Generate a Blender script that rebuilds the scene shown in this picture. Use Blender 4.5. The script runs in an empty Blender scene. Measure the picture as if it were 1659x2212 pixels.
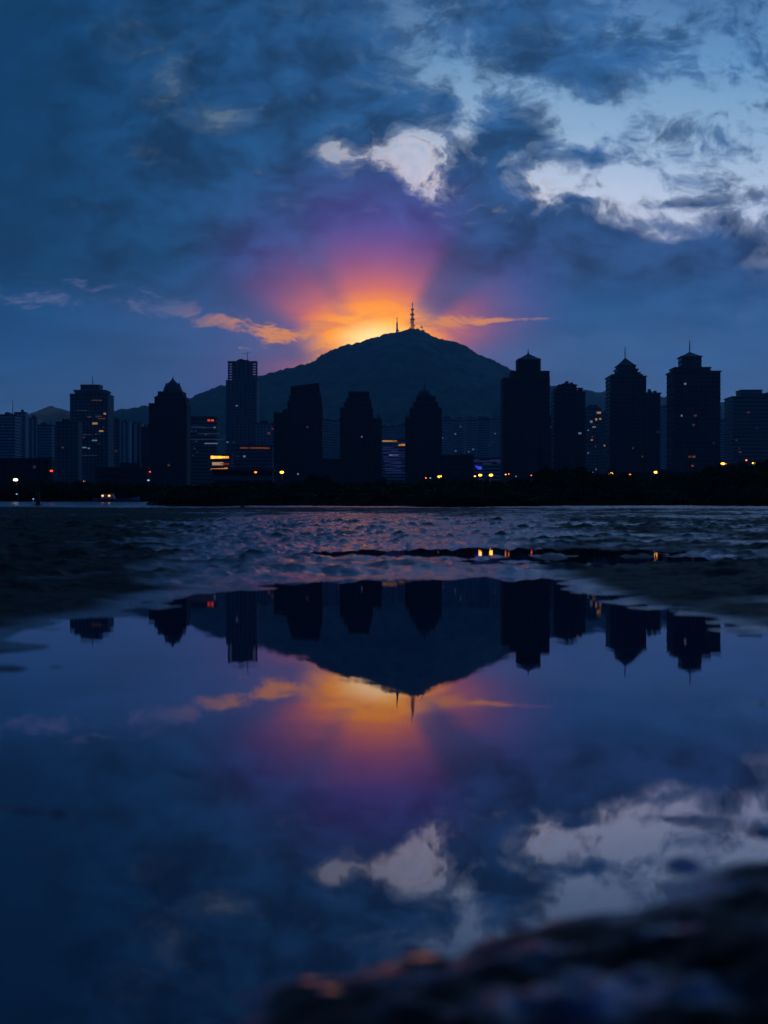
import bpy, bmesh, math, random
import numpy as np
from mathutils import Vector

R = math.radians
SC = bpy.context.scene
COL = SC.collection

# ------------------------------------------------------------------ camera
EYE = 0.45                      # camera height above the pond
K = 0.36 / 1106.0               # view slope per survey unit (units: 1659 x 2212 frame)
HZ = 1107.0
cam_d = bpy.data.cameras.new('camera')
cam = bpy.data.objects.new('camera', cam_d)
COL.objects.link(cam)
cam.location = (0, 0, EYE)
cam.rotation_euler = (R(90), 0, 0)
cam_d.sensor_fit = 'VERTICAL'
cam_d.sensor_height = 36.0
cam_d.lens = 18.0 / 0.36
cam_d.clip_start = 0.02
cam_d.clip_end = 30000
cam_d.dof.use_dof = True
cam_d.dof.focus_distance = 900
cam_d.dof.aperture_fstop = 3.0
SC.camera = cam
SC.view_settings.view_transform = 'Standard'
SC.view_settings.look = 'None'
SC.view_settings.exposure = 0.0
SC.view_settings.gamma = 1.0
SC.render.engine = 'CYCLES'
SC.cycles.use_denoising = True
SC.cycles.max_bounces = 8
SC.cycles.volume_bounces = 0
SC.cycles.transparent_max_bounces = 12
SC.cycles.sample_clamp_indirect = 4.0

# ------------------------------------------------------------------ sky
SUN_AZ = (800 - 829.5) * K
SUN_EL = R(6.0)
world = bpy.data.worlds.new('World')
SC.world = world
world.use_nodes = True
WT = world.node_tree
for n in list(WT.nodes):
    WT.nodes.remove(n)


class V:                         # a small expression wrapper round shader sockets
    def __init__(s, sock): s.k = sock
    def __add__(a, b): return mt('ADD', a, b)
    def __radd__(a, b): return mt('ADD', b, a)
    def __sub__(a, b): return mt('SUBTRACT', a, b)
    def __rsub__(a, b): return mt('SUBTRACT', b, a)
    def __mul__(a, b): return mt('MULTIPLY', a, b)
    def __rmul__(a, b): return mt('MULTIPLY', b, a)
    def __truediv__(a, b): return mt('DIVIDE', a, b)


TREE = WT
def put(sock, v):
    if isinstance(v, V): TREE.links.new(v.k, sock)
    else: sock.default_value = v
def mt(op, a, b=None, c=None, clamp=False):
    n = TREE.nodes.new('ShaderNodeMath'); n.operation = op; n.use_clamp = clamp
    for i, v in enumerate((a, b, c)):
        if v is not None: put(n.inputs[i], v)
    return V(n.outputs[0])
def vm(op, a, b=None, c=None, out=0):
    n = TREE.nodes.new('ShaderNodeVectorMath'); n.operation = op
    for i, v in enumerate((a, b, c)):
        if v is not None: put(n.inputs[i], v)
    return V(n.outputs['Value' if op in ('DOT_PRODUCT', 'LENGTH', 'DISTANCE') else 'Vector'])
def xyz(x, y, z=0.0):
    n = TREE.nodes.new('ShaderNodeCombineXYZ')
    for i, v in enumerate((x, y, z)): put(n.inputs[i], v)
    return V(n.outputs[0])
def sep(v):
    n = TREE.nodes.new('ShaderNodeSeparateXYZ'); put(n.inputs[0], v)
    return V(n.outputs[0]), V(n.outputs[1]), V(n.outputs[2])
def step(x, a, b, lo=0.0, hi=1.0):
    n = TREE.nodes.new('ShaderNodeMapRange'); n.interpolation_type = 'SMOOTHSTEP'
    put(n.inputs[0], x); n.inputs[1].default_value = a; n.inputs[2].default_value = b
    n.inputs[3].default_value = lo; n.inputs[4].default_value = hi
    return V(n.outputs[0])
def noise(vec, scale, detail=4.0, rough=0.55, dist=0.0, color=False, lac=2.0):
    n = TREE.nodes.new('ShaderNodeTexNoise'); n.noise_dimensions = '3D'
    put(n.inputs['Vector'], vec)
    n.inputs['Scale'].default_value = scale; n.inputs['Detail'].default_value = detail
    n.inputs['Roughness'].default_value = rough; n.inputs['Distortion'].default_value = dist
    n.inputs['Lacunarity'].default_value = lac
    return V(n.outputs['Color' if color else 'Fac'])
def mixc(f, a, b, op='MIX'):
    n = TREE.nodes.new('ShaderNodeMix'); n.data_type = 'RGBA'; n.blend_type = op; n.clamp_factor = True
    put(n.inputs[0], f)
    for i, v in ((6, a), (7, b)):
        if isinstance(v, tuple): v = (*v[:3], 1)
        put(n.inputs[i], v)
    return V(n.outputs[2])
def ramp(f, stops, mode='LINEAR'):
    n = TREE.nodes.new('ShaderNodeValToRGB'); put(n.inputs[0], f)
    n.color_ramp.interpolation = mode
    e = n.color_ramp.elements
    while len(e) < len(stops): e.new(0.5)
    for i, (p, c) in enumerate(stops):
        e[i].position = p
        e[i].color = (c, c, c, 1) if not isinstance(c, tuple) else (*c, 1)
    return V(n.outputs[0])
def lin(*c):                     # 0-255 display values -> linear light
    return tuple((v / 255 / 12.92 if v / 255 <= .04045 else ((v / 255 + .055) / 1.055) ** 2.4) for v in c)
def blobs(X, Y, lst):
    """Sum of soft ellipses (cx, cy, rx, ry, tilt in degrees, weight), three per vector operation."""
    tot = None
    VX, VY = xyz(X, X, X), xyz(Y, Y, Y)
    for i in range(0, len(lst), 3):
        g = list(lst[i:i + 3])
        while len(g) < 3: g.append((0, 0, 1, 1, 0, 0))
        ax, bx, cx, ay, by, cy, w = [], [], [], [], [], [], []
        for (x, y, rx, ry, t, wt) in g:
            x, y, rx, ry = x / 100, y / 100, rx / 100, ry / 100
            c, s = math.cos(R(t)), math.sin(R(t))
            ax.append(c / rx); bx.append(s / rx); cx.append(-(c * x + s * y) / rx)
            ay.append(-s / ry); by.append(c / ry); cy.append((s * x - c * y) / ry)
            w.append(wt)
        p = vm('MULTIPLY_ADD', VX, tuple(ax), vm('MULTIPLY_ADD', VY, tuple(bx), tuple(cx)))
        q = vm('MULTIPLY_ADD', VX, tuple(ay), vm('MULTIPLY_ADD', VY, tuple(by), tuple(cy)))
        r2 = vm('MULTIPLY_ADD', p, p, vm('MULTIPLY', q, q))
        f = vm('MAXIMUM', vm('MULTIPLY_ADD', r2, (-.3, -.3, -.3), (1, 1, 1)), (0, 0, 0))
        d = vm('DOT_PRODUCT', vm('MULTIPLY', f, f), tuple(w))
        tot = d if tot is None else tot + d
    return tot


_tc = WT.nodes.new('ShaderNodeTexCoord')
DIR = V(_tc.outputs['Generated'])
dx, dy, dz = sep(DIR)
fwd = mt('MAXIMUM', dy, 0.12)
front = step(dy, 0.15, 0.75)
X = mt('MULTIPLY_ADD', dx / fwd, 1 / K / 100, 8.295)          # survey units / 100 across the western sky
Y = mt('MULTIPLY_ADD', mt('MAXIMUM', dz, 0.0) / fwd, -1 / K / 100, HZ / 100)
P = xyz(X, Y, 0.0)
# domain warp shared by all the clouds
wn = noise(vm('MULTIPLY', P, (.9, 1.15, 1)), .55, 3, .5, color=True)
wf = vm('SUBTRACT', wn, (.5, .5, .5))
PW = vm('MULTIPLY_ADD', wf, (1.6, 1.1, 0), P)
WX, WY, _ = sep(vm('MULTIPLY_ADD', wf, (.55, .45, 0), P))
# -- clear sky seen through the gaps
yt = mt('MULTIPLY', Y, 1 / 11.07)
clear = ramp(yt, [(0.0, lin(62, 118, 170)), (.12, lin(92, 148, 196)), (.26, lin(140, 178, 214)), (.38, lin(188, 206, 236)), (.46, lin(198, 206, 236)), (.62, lin(120, 130, 180))])
side = step(X, 4.0, 11.0, .36, 1.0)
nish = WT.nodes.new('ShaderNodeTexSky')
nish.sky_type = 'NISHITA'; nish.sun_disc = False
nish.sun_elevation = SUN_EL; nish.sun_rotation = SUN_AZ
clear = mixc(.008, clear, V(nish.outputs[0]), 'ADD')
clear = mixc(1.0, clear, xyz(side * .94, side, side * 1.04), 'MULTIPLY')
gapglow = blobs(WX, WY, [(895, 372, 170, 105, 10, .8), (905, 415, 60, 40, 0, .5), (1180, 440, 240, 80, 12, .26)])
fine2 = noise(vm('MULTIPLY', PW, (.8, 1.15, 1)), 2.8, 7, .60)
gg = step(fine2, .36, .64, .45, 1.0)
clear = mixc(mt('MULTIPLY', gapglow * gg, .80, clamp=True), clear, lin(236, 228, 238))

# -- cloud cover
cover = blobs(WX, WY, [
    # thick deck on the left and across the middle
    (150, 330, 520, 420, 0, 1.0), (560, 430, 330, 150, 0, .9), (620, 90, 250, 130, 0, .95), (150, 200, 200, 260, 0, .45), (450, 520, 480, 120, 0, .5),
    (760, 240, 220, 75, 6, .85), (1165, 75, 215, 105, 12, .95), (1068, 285, 125, 72, -8, 1.0),
    (1020, 365, 85, 50, 20, .75), (780, 405, 95, 48, 18, .8), (1120, 500, 300, 75, 10, 1.05),
    (1340, 565, 330, 62, 4, .95), (1600, 525, 170, 50, -8, .85), (1500, 292, 72, 20, 4, .55),
    (1290, 345, 100, 20, 4, .5), (1505, 442, 66, 15, -2, .62), (1648, 425, 52, 20, -8, .6),
    (1248, 440, 40, 11, 6, .5), (1480, 80, 75, 30, -18, .42), (1290, 190, 90, 40, 20, .42), (860, 400, 60, 14, 5, .5),
    (700, 560, 420, 130, 0, .8), (200, 640, 420, 160, 0, .9), (1590, 240, 40, 14, -20, .3), (1320, 640, 420, 60, 0, .95),
    # gaps
    (335, 155, 170, 62, 48, -.85), (430, 90, 60, 50, 0, -.6), (895, 85, 60, 75, -10, -.5),
    (482, 262, 55, 36, 0, -.62), (590, 245, 85, 30, 0, -.55), (640, 40, 60, 40, 0, -.5), (760, 180, 60, 24, 10, -.6), (360, 370, 160, 22, 6, -.4), (888, 338, 130, 52, -16, -1.12),
    (912, 415, 62, 36, 10, -1.4), (714, 326, 46, 30, 10, -1.0), (1012, 225, 34, 55, 0, -.6),
    (1150, 205, 115, 30, 20, -.5), (1360, 590, 50, 16, -20, -.5), (1070, 458, 16, 9, 0, -.6),
    (1430, 515, 55, 14, 0, -.5), (1500, 590, 190, 12, -9, -.45), (760, 30, 50, 40, 0, -.2),
])
fine = noise(vm('MULTIPLY', PW, (.72, 1.0, 1)), 1.05, 9, .60)
busy = step(X, -.5, 4.2, .72, 1.0)
busy = busy * step(Y, 4.5, 5.6, 1.0, .5)
cov = mt('MINIMUM', mt('MAXIMUM', cover, 0.0), 1.25) * .86 + mt('MINIMUM', mt('MAXIMUM', cover, -.8), 0.0) * .62 + ((fine - .5) * 2.2 + (fine2 - .5) * mt('MULTIPLY_ADD', gapglow, 1.3, 1.5)) * busy
alpha = step(cov, -.12, .44)
thick = step(cov, .12, .95)

# -- cloud colour: blue underside, lilac towards the sunset, blotchy
tone = noise(vm('MULTIPLY', PW, (.6, .95, 1)), 1.1, 7, .6)
lr = step(X, 0.0, 12.5)
cl = mixc(lr, lin(10, 60, 102), lin(40, 84, 132))
cl = mixc(step(Y, 2.6, 5.6) * step(X, 3.0, 9.0), cl, lin(42, 74, 122))
tf = mt('MULTIPLY_ADD', step(X, -1.5, 4.0), step(tone, .32, .68, .64, 1.6) - 1.0, 1.0)
cl = mixc(1.0, cl, xyz(tf, tf, tf), 'MULTIPLY')
thin = mixc(step(X, 0.5, 6.0, .84, .66), clear, cl)
cl = mixc(thick, thin, cl)
sky = mixc(alpha, clear, cl)
# lit rims round the bright gap
rim = step(cov, -.10, .10) * step(cov, .10, .32, 1.0, 0.0)
near = blobs(X, Y, [(930, 400, 210, 90, 10, 1.0), (1200, 450, 240, 70, 14, .8), (720, 330, 80, 45, 0, .6)])
sky = mixc(mt('MULTIPLY', rim * near, .18, clamp=True), sky, lin(255, 228, 206))

# -- smooth hazy band under the deck
low = step(Y, 5.55, 7.1)
hz = mixc(step(X, 0.0, 7.0), lin(28, 86, 142), lin(70, 100, 158))
hz = mixc(step(X, 9.0, 13.0), hz, lin(46, 100, 158))
hz = mixc(step(Y, 7.2, 9.2), hz, mixc(.35, hz, lin(84, 116, 168)))
hv = step(noise(vm('MULTIPLY', P, (.35, 1.5, 1)), .8, 4, .5), .3, .7, .86, 1.12)
hz = mixc(1.0, hz, xyz(hv, hv, hv), 'MULTIPLY')
sky = mixc(low * .93, sky, hz)

# -- sunset glow and the rays fanning out of it
gx, gy = X - 8.14, Y - 7.42
rad = mt('SQRT', mt('MULTIPLY_ADD', gx * gx, .56, gy * gy * 1.3))
ang = mt('ARCTAN2', gx, mt('MULTIPLY', mt('SUBTRACT', gy, .55), -1.0)) * (1 / math.pi)     # 0 = straight up, -/+ .5 = level
rays = ramp(mt('MULTIPLY_ADD', ang, .5, .5), [
    (.24, .55), (.28, .06), (.315, .12), (.35, 1.0), (.385, .95), (.415, .62), (.455, 1.12), (.52, 1.2), (.565, 1.05), (.600, .14), (.628, .08), (.662, .80), (.695, .74), (.735, .08), (.80, .5)], 'EASE')
rmix = step(rad, .35, 1.3)
ray = mt('MULTIPLY_ADD', rmix, rays - 1.0, 1.0)
gn = step(noise(vm('MULTIPLY', PW, (.55, 2.0, 1)), 2.0, 7, .64), .34, .64, .55, 1.2)
gn = mt('MULTIPLY_ADD', step(Y, 6.2, 7.0), gn - 1.0, 1.0)
radv = mt('SQRT', mt('MULTIPLY_ADD', gx * gx, .72, gy * gy * .8))
vio = mt('POWER', step(radv, 4.4, .2), 1.15) * (ray * .8 + .2)
sky = mixc(mt('MULTIPLY', vio, .95, clamp=True), sky, mixc(step(rad, 3.3, 1.4), lin(108, 66, 172), lin(196, 104, 140)))
org = mt('POWER', step(rad, 2.55, .3), 2.1) * ray * gn
sky = mixc(mt('MULTIPLY', org, 1.35, clamp=True), sky, (1.35, .30, .02))
yel = step(rad, 1.45, .15) * gn
sky = mixc(mt('MULTIPLY', yel, .95, clamp=True), sky, (1.75, .72, .04))
core = step(mt('SQRT', mt('MULTIPLY_ADD', gx * gx, .45, gy * gy * 1.6)), .75, .05)
sky = mixc(mt('MULTIPLY', core, .9, clamp=True), sky, (2.1, 1.45, .6))
# low streaks catching the light
sn = noise(vm('MULTIPLY', PW, (.55, 1.7, 1)), 2.6, 8, .66)
st = blobs(X, Y, [(625, 727, 75, 17, 6, 1.0), (430, 688, 130, 20, 9, .62), (250, 640, 260, 30, 8, .42), (990, 697, 75, 16, -3, .95),
                  (1080, 693, 50, 5, -4, .7), (60, 652, 100, 18, 8, .65), (700, 705, 60, 16, 10, .5), (520, 748, 60, 8, 2, .4), (1150, 690, 60, 4, -3, .45)])
sk = step(st * .8 + (sn - .5) * 2.6 * step(st, .02, .3), .28, .85)
warm = step(rad, 3.6, 1.5)
sky = mixc(mt('MULTIPLY', sk, .9), sky, mixc(warm, lin(92, 108, 158), lin(255, 160, 84)))

# -- the rest of the dome: darker blue overcast away from the sunset
rest = ramp(dz, [(0.0, lin(14, 46, 96)), (.25, lin(10, 44, 92)), (.6, lin(22, 68, 124)), (1.0, lin(30, 84, 144))])
rn = step(noise(DIR, 3.0, 5, .55), .3, .7, .7, 1.2)
rest = mixc(1.0, rest, xyz(rn, rn, rn), 'MULTIPLY')
back = step(dy, -.6, .4, .6, 1.0)
rest = mixc(1.0, rest, xyz(back, back, back), 'MULTIPLY')
sky = mixc(front, rest, sky)
_bg = WT.nodes.new('ShaderNodeBackground')
WT.links.new(sky.k, _bg.inputs[0])
_bg.inputs[1].default_value = 1.0
_wo = WT.nodes.new('ShaderNodeOutputWorld')
WT.links.new(_bg.outputs[0], _wo.inputs[0])
world.cycles.sampling_method = 'MANUAL'
world.cycles.sample_map_resolution = 512

# ------------------------------------------------------------------ sun (setting behind the summit)
sun_d = bpy.data.lights.new('sun', 'SUN')
sun_d.energy = 0.2
sun_d.angle = R(0.5)
sun_d.color = (1.0, .52, .2)
sun = bpy.data.objects.new('sun', sun_d)
COL.objects.link(sun)
_sd = Vector((math.sin(SUN_AZ) * math.cos(SUN_EL), math.cos(SUN_AZ) * math.cos(SUN_EL), math.sin(SUN_EL)))
sun.rotation_euler = _sd.to_track_quat('Z', 'Y').to_euler()

# ================================================================== helpers
RNG = np.random.default_rng(7)
random.seed(11)

def prop(o, label=None, cat=None, group=None, kind=None):
    if label: o['label'] = label
    if cat: o['category'] = cat
    if group: o['group'] = group
    if kind: o['kind'] = kind
    return o
def empty(name, loc, rz=0.0):
    o = bpy.data.objects.new(name, None); COL.objects.link(o)
    o.location = loc; o.rotation_euler = (0, 0, rz); o.empty_display_size = .5
    return o
class MB:
    """Collects boxes, bars, lathes and prisms and links them as ONE mesh object."""
    def __init__(s): s.v, s.f, s.m = [], [], []
    def add(s, vs, fs, mi=0):
        n = len(s.v); s.v += [tuple(p) for p in vs]
        s.f += [tuple(i + n for i in f) for f in fs]; s.m += [mi] * len(fs)
    def box(s, x0, x1, y0, y1, z0, z1, mi=0, top=None):
        a, b, c, d = (x0, x1, y0, y1) if top is None else top
        s.add([(x0, y0, z0), (x1, y0, z0), (x1, y1, z0), (x0, y1, z0), (a, c, z1), (b, c, z1), (b, d, z1), (a, d, z1)],
              [(3, 2, 1, 0), (4, 5, 6, 7), (0, 1, 5, 4), (1, 2, 6, 5), (2, 3, 7, 6), (3, 0, 4, 7)], mi)
    def bar(s, p, q, r0, r1=None, n=6, mi=0):
        p, q = Vector(p), Vector(q); r1 = r0 if r1 is None else r1
        d = (q - p).normalized(); a = d.orthogonal().normalized(); b = d.cross(a)
        vs = [tuple(c + (a * math.cos(t) + b * math.sin(t)) * r) for c, r in ((p, r0), (q, r1)) for t in [2 * math.pi * i / n for i in range(n)]]
        s.add(vs, [(i, (i + 1) % n, n + (i + 1) % n, n + i) for i in range(n)] + [tuple(range(n))[::-1], tuple(range(n, 2 * n))], mi)
    def lathe(s, prof, n=12, mi=0, cx=0.0, cy=0.0, sy=1.0):
        vs = [(cx + r * math.cos(2 * math.pi * (i + .5) / n), cy + r * sy * math.sin(2 * math.pi * (i + .5) / n), z) for r, z in prof for i in range(n)]
        fs = [(j * n + i, j * n + (i + 1) % n, (j + 1) * n + (i + 1) % n, (j + 1) * n + i) for j in range(len(prof) - 1) for i in range(n)]
        fs += [tuple(range(n))[::-1], tuple(range((len(prof) - 1) * n, len(prof) * n))]
        s.add(vs, fs, mi)
    def build(s, name, mats, parent=None, smooth=False):
        me = bpy.data.meshes.new(name); me.from_pydata(s.v, [], s.f)
        for m in (mats if isinstance(mats, (list, tuple)) else [mats]): me.materials.append(m)
        me.polygons.foreach_set('material_index', s.m)
        if smooth: me.polygons.foreach_set('use_smooth', [True] * len(s.f))
        me.update()
        o = bpy.data.objects.new(name, me); COL.objects.link(o)
        if parent: o.parent = parent
        return o
def copy_tree(o, parent=None):
    c = o.copy(); COL.objects.link(c)
    if parent: c.parent = parent
    for ch in list(o.children): copy_tree(ch, c)
    return c

def mat(name):
    global TREE
    m = bpy.data.materials.new(name); m.use_nodes = True
    TREE = m.node_tree
    return m, TREE.nodes['Principled BSDF']
def gpos():
    n = TREE.nodes.new('ShaderNodeNewGeometry'); return V(n.outputs['Position'])
def opos():
    n = TREE.nodes.new('ShaderNodeTexCoord'); return V(n.outputs['Object'])
def attr(name):
    n = TREE.nodes.new('ShaderNodeAttribute'); n.attribute_name = name; return V(n.outputs['Fac'])
def bump(h, strength, dist):
    n = TREE.nodes.new('ShaderNodeBump'); put(n.inputs['Strength'], strength)
    n.inputs['Distance'].default_value = dist; put(n.inputs['Height'], h); return V(n.outputs[0])

# numpy gradient noise
_perm = RNG.permutation(4096); _ga = RNG.random(4096) * 2 * np.pi
_gx, _gy = np.cos(_ga), np.sin(_ga)
def perlin(x, y):
    xi, yi = np.floor(x).astype(np.int64), np.floor(y).astype(np.int64)
    fx, fy = x - xi, y - yi
    u, v = fx ** 3 * (fx * (fx * 6 - 15) + 10), fy ** 3 * (fy * (fy * 6 - 15) + 10)
    def g(ix, iy, ax, ay):
        h = _perm[(_perm[ix & 4095] + iy) & 4095]
        return _gx[h] * ax + _gy[h] * ay
    a, b = g(xi, yi, fx, fy), g(xi + 1, yi, fx - 1, fy)
    c, d = g(xi, yi + 1, fx, fy - 1), g(xi + 1, yi + 1, fx - 1, fy - 1)
    return (a * (1 - u) + b * u) * (1 - v) + (c * (1 - u) + d * u) * v
def fbm(x, y, oct=4, gain=.5):
    t = np.zeros_like(x, dtype=float); a = 1.0
    for i in range(oct):
        t += a * perlin(x + 17.3 * i, y - 9.1 * i); x, y, a = x * 2.03, y * 2.03, a * gain
    return t
def sdf(px, py, poly):
    """signed distance, negative inside"""
    d = np.full(px.shape, 1e9); ins = np.zeros(px.shape, bool)
    for (x0, y0), (x1, y1) in zip(poly, poly[1:] + poly[:1]):
        ex, ey = x1 - x0, y1 - y0
        t = np.clip(((px - x0) * ex + (py - y0) * ey) / (ex * ex + ey * ey + 1e-12), 0, 1)
        d = np.minimum(d, np.hypot(px - x0 - t * ex, py - y0 - t * ey))
        if y0 != y1:
            ins ^= ((y0 > py) != (y1 > py)) & (px < (x1 - x0) * (py - y0) / (y1 - y0) + x0)
    return np.where(ins, -d, d)
def sstep(x, a, b):
    t = np.clip((x - a) / (b - a), 0, 1); return t * t * (3 - 2 * t)
def gp(u, v, z=0.0):             # survey bearing -> point on the level z
    y = (EYE - z) / ((v - HZ) * K)
    return ((u - 829.5) * K * y, y)
def wx(sx, D): return (sx * .96 - 829.5) * K * D      # survey bearings (1728 wide) -> metres at distance D
def wz(sy, D): return EYE + (HZ - sy * .96) * K * D

# ================================================================== mudflat and pond
POND = [gp(*p) for p in [(-500, 1440), (-100, 1392), (0, 1376), (60, 1364), (100, 1360), (150, 1338), (250, 1330), (300, 1306), (345, 1291), (480, 1274), (600, 1259), (720, 1252),
        (830, 1249), (1000, 1247), (1150, 1249), (1230, 1258), (1252, 1273), (1330, 1300), (1440, 1326), (1500, 1334), (1540, 1346), (1600, 1356),
        (1659, 1374), (1900, 1410), (2300, 1700), (1800, 1850), (1659, 1872), (1560, 1882), (1500, 1886), (1440, 1902), (1405, 1945), (1300, 1975),
        (1180, 2000), (1110, 2016), (1040, 2034), (960, 2048), (880, 2058), (800, 2085), (710, 2102), (610, 2122), (520, 2170), (430, 2260), (380, 2700)]]
POND += [(-.12, .35), (-.6, .05), (-1.6, -.6), (-3.2, .2), (-4.2, 2.0)]
RUNNEL = [gp(*p, z=.01) for p in [(690, 1195), (780, 1190), (860, 1187), (950, 1184), (1100, 1181), (1250, 1182), (1330, 1185), (1380, 1188), (1300, 1193), (1180, 1198), (1000, 1200), (880, 1201), (780, 1199)]]
RUNNEL2 = [gp(*p, z=.02) for p in [(1200, 1205), (1330, 1202), (1480, 1200), (1500, 1204), (1380, 1212), (1250, 1213)]]

ISLETS = [(1655, 1800, .045, .035, .010), (60, 1752, .07, .04, .008), (15, 1744, .07, .03, .008), (130, 1760, .05, .02, .004), (10, 1446, .12, .08, .012), (120, 1442, .07, .05, .004), (1648, 1520, .05, .05, .008), (1620, 1362, .28, .16, .012), (1540, 1528, .03, .05, .003),
          (-30, 1400, .3, .2, .02), (1480, 1872, .05, .035, .012), (1120, 2000, .03, .03, .008), (905, 2052, .05, .02, .008)]
angs = np.concatenate([np.linspace(-180, -19, 110, endpoint=False), np.linspace(-19, 19, 680), np.linspace(19, 180, 110)[1:-1]]) * np.pi / 180
rad_ = [.3]
while rad_[-1] < 9500:
    r_ = rad_[-1]
    rad_.append(r_ * (1.010 if r_ < 8 else 1.0065 if r_ < 40 else 1.012 if r_ < 260 else 1.07))
rad_ = np.array(rad_)
RR, AA = np.meshgrid(rad_, angs, indexing='ij')
GX, GY = RR * np.sin(AA), RR * np.cos(AA)
def ground_level(x, y):
    r = np.hypot(x, y)
    left = sstep(-x / np.maximum(y, 1), .145, .17) * (y > 0)
    z = np.interp(r, [0, 3, 10, 20, 30, 60, 120, 135, 170, 300, 9500], [.05, .045, .03, .035, .12, .42, .96, 1.05, 1.5, 2.0, 2.0])
    zl = np.interp(r, [0, 3, 10, 20, 30, 60, 110, 235, 300, 9500], [.10, .08, .05, .08, .16, .44, .90, 2.2, 2.3, 2.0])
    zl = np.where(r > 300, z, zl)
    return z * (1 - left) + zl * left
def ground_at(x, y): return float(ground_level(np.array([float(x)]), np.array([float(y)]))[0])
def terrain(x, y):
    r = np.hypot(x, y)
    zb = ground_level(x, y)
    # a mud bank on the right, lumpier mud on the left
    mx, my = gp(1600, 1258, .02)
    bank = np.exp(-(((x - mx) / 1.55) ** 2 + ((y - my) / 2.1) ** 2))
    zb = zb + .20 * bank + bank * (.035 * fbm(x * 2.2, y * 2.2 + 30, 3) + .03 * (1 - 2.2 * np.abs(fbm(x * 3.4 + 5, y * 3.4, 2))))
    mx, my = gp(120, 1290, .02)
    zb = zb + .05 * np.exp(-(((x - mx) / 1.6) ** 2 + ((y - my) / 2.6) ** 2))
    d1, d2, d3 = sdf(x, y, POND), sdf(x, y, RUNNEL), sdf(x, y, RUNNEL2)
    nr_ = sstep(r, 3.4, 1.8)
    d1 = d1 + nr_ * (.05 * fbm(x * 3.2 + 1, y * 3.2, 3) + .02 * fbm(x * 11, y * 11, 2))
    dm = np.minimum(np.minimum(d1, d2), d3)
    slope = np.interp(r, [0, 2, 5, 10, 30], [.16, .12, .06, .03, .02])
    z = np.where(d1 > 0, np.minimum(zb, d1 * slope), np.maximum(-.09, d1 * slope * .8))
    for d in (d2, d3):
        k = sstep(d, 2.6, 0.0)
        z = z * (1 - k) + np.maximum(-.07, d * .006 - .012) * k
    # relief of the mud: swells, ripples, small clods
    far = np.interp(r, [0, 6, 12, 40, 120, 300, 1200], [.5, .8, 1, 1.5, 1.6, 1.6, 0])
    n = .014 * fbm(x * .45, y * .45, 3) + .024 * fbm(x * 1.5 + 5, y * 1.5, 3)
    rid = 1 - np.abs(fbm(x * .9 + .6 * perlin(x * .3, y * .3), y * 2.2 + 8, 3)) * 2
    n += .008 * np.clip(rid, 0, 1) ** 2
    rg = lambda f, o: (1 - 2.2 * np.abs(fbm(x * f + o, y * f * .85 - o, 2)))
    n += (.016 * rg(1.7, 2.0) + .013 * rg(4.5, 7.0)) * (r < 90) * (.6 + .8 * sstep(fbm(x * .35 + 9, y * .35, 2), -.2, .35))
    n += .014 * fbm(x * 5, y * 4, 3) * (r < 70) + .005 * fbm(x * 17, y * 17, 2) * (r < 7)
    clod = np.clip(fbm(x * 2.1 + 40, y * 1.7, 3) - .16, 0, 1)
    n += .10 * clod * sstep(r, .6, 2) * (r < 40)
    n -= .018
    sc = np.interp(r, [0, 2.5, 6, 12], [.25, .35, .8, 1.4])
    dampen = sstep(dm / sc, -.25, .7) * .78 + .22
    z = z + n * far * dampen * np.interp(r, [0, 2.5, 6], [.7, .8, 1])
    n2 = .25 * fbm(x * .05, y * .05, 3) * sstep(r, 40, 110) * (r < 140)
    # clods and little islands close to the camera
    near_ = sstep(r, 3.2, 1.6)
    z += near_ * sstep(d1, -.03, .25) * (.022 * fbm(x * 2.6 + 3, y * 2.6, 2) + .022 * np.abs(fbm(x * 7, y * 7 + 4, 2)) + .018 * (1 - 2 * np.abs(fbm(x * 9 + 2, y * 9, 2))) + .008 * fbm(x * 24, y * 24, 2))
    for (u, v, rx, ry, h) in ISLETS:
        ix, iy = gp(u, v)
        z = np.maximum(z, -.03 + (h + .03 + .6 * h * perlin(x * 9, y * 9)) * np.exp(-(((x - ix) / rx) ** 2 + ((y - iy) / ry) ** 2)))
    return z + n2 * .5, d1
TZ, POND_D = terrain(GX, GY)
TZ = np.where(RR > 250, ground_level(GX, GY), TZ)
na, nr = len(angs), len(rad_)
_v = np.stack([GX, GY, TZ], -1).reshape(-1, 3)
_i = np.arange(nr - 1)[:, None] * na; _j = np.arange(na)[None, :]; _j2 = (_j + 1) % na
_q = np.stack([_i + _j, _i + na + _j, _i + na + _j2, _i + _j2], -1).reshape(-1, 4)[:, ::-1]
me = bpy.data.meshes.new('mudflat')
me.vertices.add(len(_v)); me.vertices.foreach_set('co', _v.ravel())
me.loops.add(_q.size); me.loops.foreach_set('vertex_index', _q.ravel().astype(np.int32))
me.polygons.add(len(_q)); me.polygons.foreach_set('loop_start', np.arange(0, _q.size, 4, dtype=np.int32))
me.polygons.foreach_set('use_smooth', np.ones(len(_q), bool))
me.update(calc_edges=True)
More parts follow.
